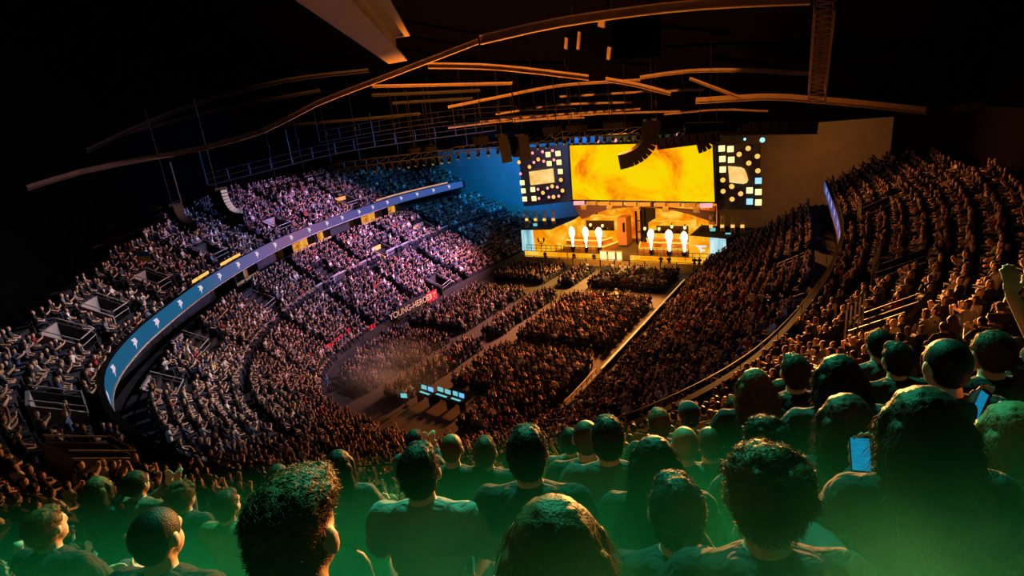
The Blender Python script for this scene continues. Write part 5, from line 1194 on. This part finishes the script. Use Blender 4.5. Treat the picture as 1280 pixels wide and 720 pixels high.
def rig_truss(label, p, q, D, nl, wd=.6):
    a, b = V3(at_dist(*p, D)), V3(at_dist(*q, D)); lattice(label, a, b, wd, K['blackmetal'], max(6, int((b-a).length/1.1)), name='lighting_truss')
    for k in range(nl):
        c = a.lerp(b, (k+.5)/nl); c.z -= wd/2; place_ml(c, random.uniform(-.6, .6))
    for t in (.15, .5, .85):
        c = a.lerp(b, t); o = empty('hoist_chain', c, 0, 'thin black hoist chain holding up a lighting truss', 'chain', 'hoist chains of the trusses'); mb = MB(); gp_ = roof_gap(c); mb.tube([(0, 0, wd/2), (0, 0, max(wd/2+.2, gp_))], .035, 6); mb.tube([(0, 0, gp_*.4), (0, 0, gp_*.4+.4)], .14, 8); mb.build('chain', K['blackmetal'], o)
rig_truss('long black lighting truss over the blue wall left of the stage', (430, 206), (566, 190), 60, 13)
rig_truss('black lighting truss just left of the big screen top', (566, 188), (690, 172), 62, 10)
rig_truss('black lighting truss along the top of the big screen', (690, 169), (845, 160), 62, 15)
rig_truss('black lighting truss over the right end of the screen', (845, 158), (905, 156), 62, 7)
rig_truss('far left lighting truss above the upper stand', (330, 232), (430, 207), 60, 9)
o = lattice('thick black truss beam crossing before the right light wall', at_dist(822, 180, 50), at_dist(900, 170, 50), .8, K['black'], 8)
mb = MB(); d = V3(at_dist(900, 170, 50))-V3(at_dist(822, 180, 50)); mb.bar((0, 0, 0), d, .66, .62); mb.build('cable_bundle', K['black'], o)
o = lattice('long black truss beam reaching right over the dark wall', at_dist(858, 162, 52), at_dist(1022, 159, 52), .9, K['black'], 14)
mb = MB(); d = V3(at_dist(1022, 159, 52))-V3(at_dist(858, 162, 52)); mb.bar((0, 0, 0), d, .7, .7); mb.build('cable_bundle', K['black'], o)
line_array('short black speaker array right of the big screen', [(888, 160), (888, 168), (886, 176), (880, 182), (872, 185)], 52, 1.1, .4, .8, 7, None, True)
# catwalk rails along the left roof edge
def catwalk(label, pts, D, h):
    P = refine(poly3(pts, D), 2.2); o = empty('catwalk', P[0], 0, label, 'catwalk'); P = [p-P[0] for p in P]
    mb = MB()
    for a, b in zip(P[:-1], P[1:]): mb.bar(a, b, .5, .12)
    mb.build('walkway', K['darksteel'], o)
    mb = MB()
    for z in (h*.5, h):
        for a, b in zip(P[:-1], P[1:]): mb.bar(a+Vector((0, 0, z)), b+Vector((0, 0, z)), .07)
    mb.build('handrail', K['darksteel'], o)
    for p in P: mb = MB(); mb.bar(p, p+Vector((0, 0, h)), .07); mb.build('post', K['darksteel'], o)
    for p in P[::4]: mb = MB(); mb.bar(p, p+Vector((0, 0, 4)), .09); mb.build('hanger', K['darksteel'], o)
catwalk('far dim catwalk with hangers above the left upper stand', [(260, 232), (340, 212), (420, 192), (520, 176), (620, 163)], 72, 1.3)
catwalk('higher dim catwalk running toward the stage roof', [(400, 178), (500, 160), (600, 148), (720, 142)], 74, 1.3)
catwalk('dim catwalk low at the dark left edge over the rows', [(60, 330), (140, 300), (230, 265)], 52, 1.0)
# hung scoreboard, drawn up dark near the roof
c = V3(at_dist(765, 55, 44)); o = empty('hung_scoreboard', c, -PSI, 'dark drawn-up scoreboard frame lost in shadow under the roof', 'scoreboard')
mb = MB(); mb.box((0, 0, 0), (6, 4, 2.6)); mb.build('housing', K['roof'], o)
for x, z, a, b in ((-3.02, .6, .35, .8), (-1.2, .5, .3, 1.2), (1.9, 1.1, .8, .5), (2.6, -.9, .4, .8)): mb = MB(); mb.box((x, -2.05, z), (a, .1, b), rot=Matrix.Rotation(.3, 3, 'Y')); mb.build('bracket', K['steel'], o)
for x, y in ((-2.6, 1.6), (2.6, 1.6), (-2.6, -1.6), (2.6, -1.6)): mb = MB(); mb.bar((x, y, 1.3), (x, y, 7), .08); mb.build('cable', K['blackmetal'], o)
# ------------------------------------------------------------------ lights
def spot(name, loc, target, power, c, deg, blend=.5, size=.6):
    l = bpy.data.lights.new(name, 'SPOT'); l.energy = power; l.color = c[:3]; l.spot_size = math.radians(deg); l.spot_blend = blend; l.shadow_soft_size = size
    o = bpy.data.objects.new(name, l); col.objects.link(o); o.location = loc
    o.rotation_euler = (Vector(target)-Vector(loc)).to_track_quat('-Z', 'Y').to_euler(); return o
ORANGE = (1, .40, .09); PINK = (1, .62, .66); COOL = (.45, .75, 1.); BLUE = (.02, .28, 1.); CYAN = (.25, .85, 1.)
# warm wash from the stage over the floor, the right stand and the near stand
spot('stage_wash', (-25, 64, 18), (-19, 42, 1), 105000, (1, .28, .055), 62, .9, 1.5)
spot('stage_wash_right', (-17, 66, 15), (4, 34, 13), 44000, (1, .32, .06), 50, .8, 1.0)
spot('near_rim', (-14, 61, 12.5), (3, 3, 18), 650000, (1, .38, .08), 20, .8, .5)
spot('left_rim', (-20, 62, 13), (-13, 6, 13), 60000, (1, .42, .14), 20, .9, .6)
# pale wash on the left stand
spot('left_wash', (-25, 60, 18.5), (-53, 48, 5), 115000, (1, .34, .42), 54, .8, .8)
spot('left_near_wash', (-22, 50, 22), (-46, 18, 8), 34000, (.95, .58, .72), 56, .8, .8)
spot('left_end_wash', (-20, 40, 25), (-34, 8, 10), 36000, (.8, .78, .85), 44, .9, .8)
spot('stage_front_wash', (-27, 66, 7.5), (-27, 46, 0), 42000, (1, .42, .09), 110, .9, .8)
spot('left_blue', (-32, 62, 18.5), (-56, 40, 6), 65000, (.03, .25, 1), 74, .9, .8)
spot('floor_pink', (-24, 61, 18), (-36, 38, 0), 34000, (1, .36, .5), 44, .9, .8)
# blue on the drape and the far left stand
BLUE = (0., .30, .85)
spot('blue_drape', (-50, 68, 14.5), (-54, 84, 12), 15000, BLUE, 120, .9, 1)
spot('blue_drape_low', (-46, 74, 10), (-50, 84, 9), 3500, BLUE, 120, .9, 1)
spot('blue_far', (-38, 64, 18), (-58, 60, 8), 14000, BLUE, 80, .9, 1)
spot('blue_header', (-33, 66, 17.5), (-36, 72, 14), 3000, BLUE, 120, .9, .6)
# amber on stage
spot('stage_key', (-26, 56, 16), (-26, 71, 3.5), 24000, (1, .50, .10), 75, .8, 1)
spot('drape_right', (-8, 70, 14), (-2, 84, 7), 3500, (1, .27, .04), 120, 1, 1)
# amber uplight on the roof steel
spot('roof_uplight', (-27, 29, 5), (-27, 45, 26), 75000, (1, .30, .03), 108, .9, .6)
spot('roof_violet', (-46, 62, 13), (-50, 58, 26), 1200, (.8, .4, .5), 120, .9, 1.5)
# added green lamp, no fixture in the hall, to light the near smoke
spot('added_green_light', (-9, 17, 29), (-1.5, 1.5, 18), 27000, (.07, 1, .52), 60, .8, .5)
# ------------------------------------------------------------------ smoke added over the near rows, standing for a green overlay
g = Vector((-.56, .83, 0)).normalized(); dn = Vector((g.x, g.y, -.61)).normalized(); sd = Vector((g.y, -g.x, 0)); upv = sd.cross(dn).normalized()
if upv.z < 0: upv = -upv; sd = -sd
E0 = Vector(EYE.tolist())
def volmat(name, c, dens, ztop, zbot, y0, y1, nscale, nlow, nhigh, namt, aniso=.4):
    """scattering smoke: density falls to nothing at the top and the far end of its own box, broken up by noise"""
    m = bpy.data.materials.new(name); m.use_nodes = True; nt = m.node_tree; nt.nodes.clear(); N = nt.nodes.new; L = nt.links.new
    tc = N('ShaderNodeTexCoord'); sp = N('ShaderNodeSeparateXYZ'); L(tc.outputs['Object'], sp.inputs[0])
    a = N('ShaderNodeMapRange'); a.interpolation_type = 'SMOOTHSTEP'; a.inputs[1].default_value = ztop; a.inputs[2].default_value = zbot; L(sp.outputs[2], a.inputs[0])
    b = N('ShaderNodeMapRange'); b.interpolation_type = 'SMOOTHSTEP'; b.inputs[1].default_value = y1; b.inputs[2].default_value = y0; L(sp.outputs[1], b.inputs[0])
    n = N('ShaderNodeTexNoise'); n.inputs['Scale'].default_value = nscale; n.inputs['Detail'].default_value = 3; n.inputs['Distortion'].default_value = .5; L(tc.outputs['Object'], n.inputs['Vector'])
    r = N('ShaderNodeMapRange'); r.inputs[1].default_value = nlow; r.inputs[2].default_value = nhigh; r.inputs[3].default_value = 1-namt; r.inputs[4].default_value = 1; L(n.outputs['Fac'], r.inputs[0])
    x = N('ShaderNodeMath'); x.operation = 'MULTIPLY'; L(a.outputs[0], x.inputs[0]); L(b.outputs[0], x.inputs[1])
    y = N('ShaderNodeMath'); y.operation = 'MULTIPLY'; L(x.outputs[0], y.inputs[0]); L(r.outputs[0], y.inputs[1])
    z = N('ShaderNodeMath'); z.operation = 'MULTIPLY'; z.inputs[1].default_value = dens; L(y.outputs[0], z.inputs[0])
    v = N('ShaderNodeVolumeScatter'); v.inputs['Color'].default_value = (*c, 1); v.inputs['Anisotropy'].default_value = aniso; L(z.outputs[0], v.inputs['Density'])
    o = N('ShaderNodeOutputMaterial'); L(v.outputs[0], o.inputs['Volume']); return m
def bank(name, s0, s1, w0, w1, t0, t1, m, label):
    mb = MB(); mb.box(((w0+w1)/2, (s0+s1)/2, (t0+t1)/2), (w1-w0, s1-s0, t1-t0)); o = mb.build(name, m)
    o.matrix_world = Matrix(((sd.x, dn.x, upv.x, E0.x), (sd.y, dn.y, upv.y, E0.y), (sd.z, dn.z, upv.z, E0.z), (0, 0, 0, 1))); return tag(o, label, 'smoke', kind='stuff')
bank('smoke', -.5, 8, -15, 7, -1.75, -.04, volmat('green tinted smoke', (.015, .85, .5), .42, -.03, -1.6, .2, 7.5, .8, .3, .7, .5), 'green-lit smoke drifting over the nearest rows')  # added smoke; the green light is put into its scatter colour
bank('smoke', -.2, 2.2, -5, 4.5, -1.7, -.10, volmat('green tinted wispy smoke', (.16, .9, .55), 1.3, -.14, -.8, .8, 2.1, 2.0, .50, .68, 1.0), 'pale wisps of smoke curling over the nearest seats at the bottom')  # added wisps, their green cast put into the scatter colour
def puff(c, r, dens, label):
    m = bpy.data.materials.new('pale puff of smoke'); m.use_nodes = True; nt = m.node_tree; nt.nodes.clear(); N = nt.nodes.new; L = nt.links.new
    tc = N('ShaderNodeTexCoord'); ln = N('ShaderNodeVectorMath'); ln.operation = 'LENGTH'; L(tc.outputs['Object'], ln.inputs[0])
    a = N('ShaderNodeMapRange'); a.interpolation_type = 'SMOOTHSTEP'; a.inputs[1].default_value = 1; a.inputs[2].default_value = .1; L(ln.outputs['Value'], a.inputs[0])
    n = N('ShaderNodeTexNoise'); n.inputs['Scale'].default_value = 1.6; n.inputs['Detail'].default_value = 3; L(tc.outputs['Object'], n.inputs['Vector'])
    q = N('ShaderNodeMapRange'); q.inputs[1].default_value = .35; q.inputs[2].default_value = .7; L(n.outputs['Fac'], q.inputs[0])
    x = N('ShaderNodeMath'); x.operation = 'MULTIPLY'; L(a.outputs[0], x.inputs[0]); L(q.outputs[0], x.inputs[1]); z = N('ShaderNodeMath'); z.operation = 'MULTIPLY'; z.inputs[1].default_value = dens; L(x.outputs[0], z.inputs[0])
    v = N('ShaderNodeVolumeScatter'); v.inputs['Color'].default_value = (.85, .85, .95, 1); L(z.outputs[0], v.inputs['Density']); o = N('ShaderNodeOutputMaterial'); L(v.outputs[0], o.inputs['Volume'])
    mb = MB(); mb.ell((0, 0, 0), (1, 1, 1), 20, 12); o = mb.build('smoke', m); o.location = c; o.scale = r; tag(o, label, 'smoke', kind='stuff')
puff(tuple(on_z(485, 462, 2.0)), (6.5, 5.5, 2.6), .16, 'pale puff of smoke hanging over the near left floor block')
scene.cycles.volume_step_rate = 2.0; scene.cycles.volume_max_steps = 48
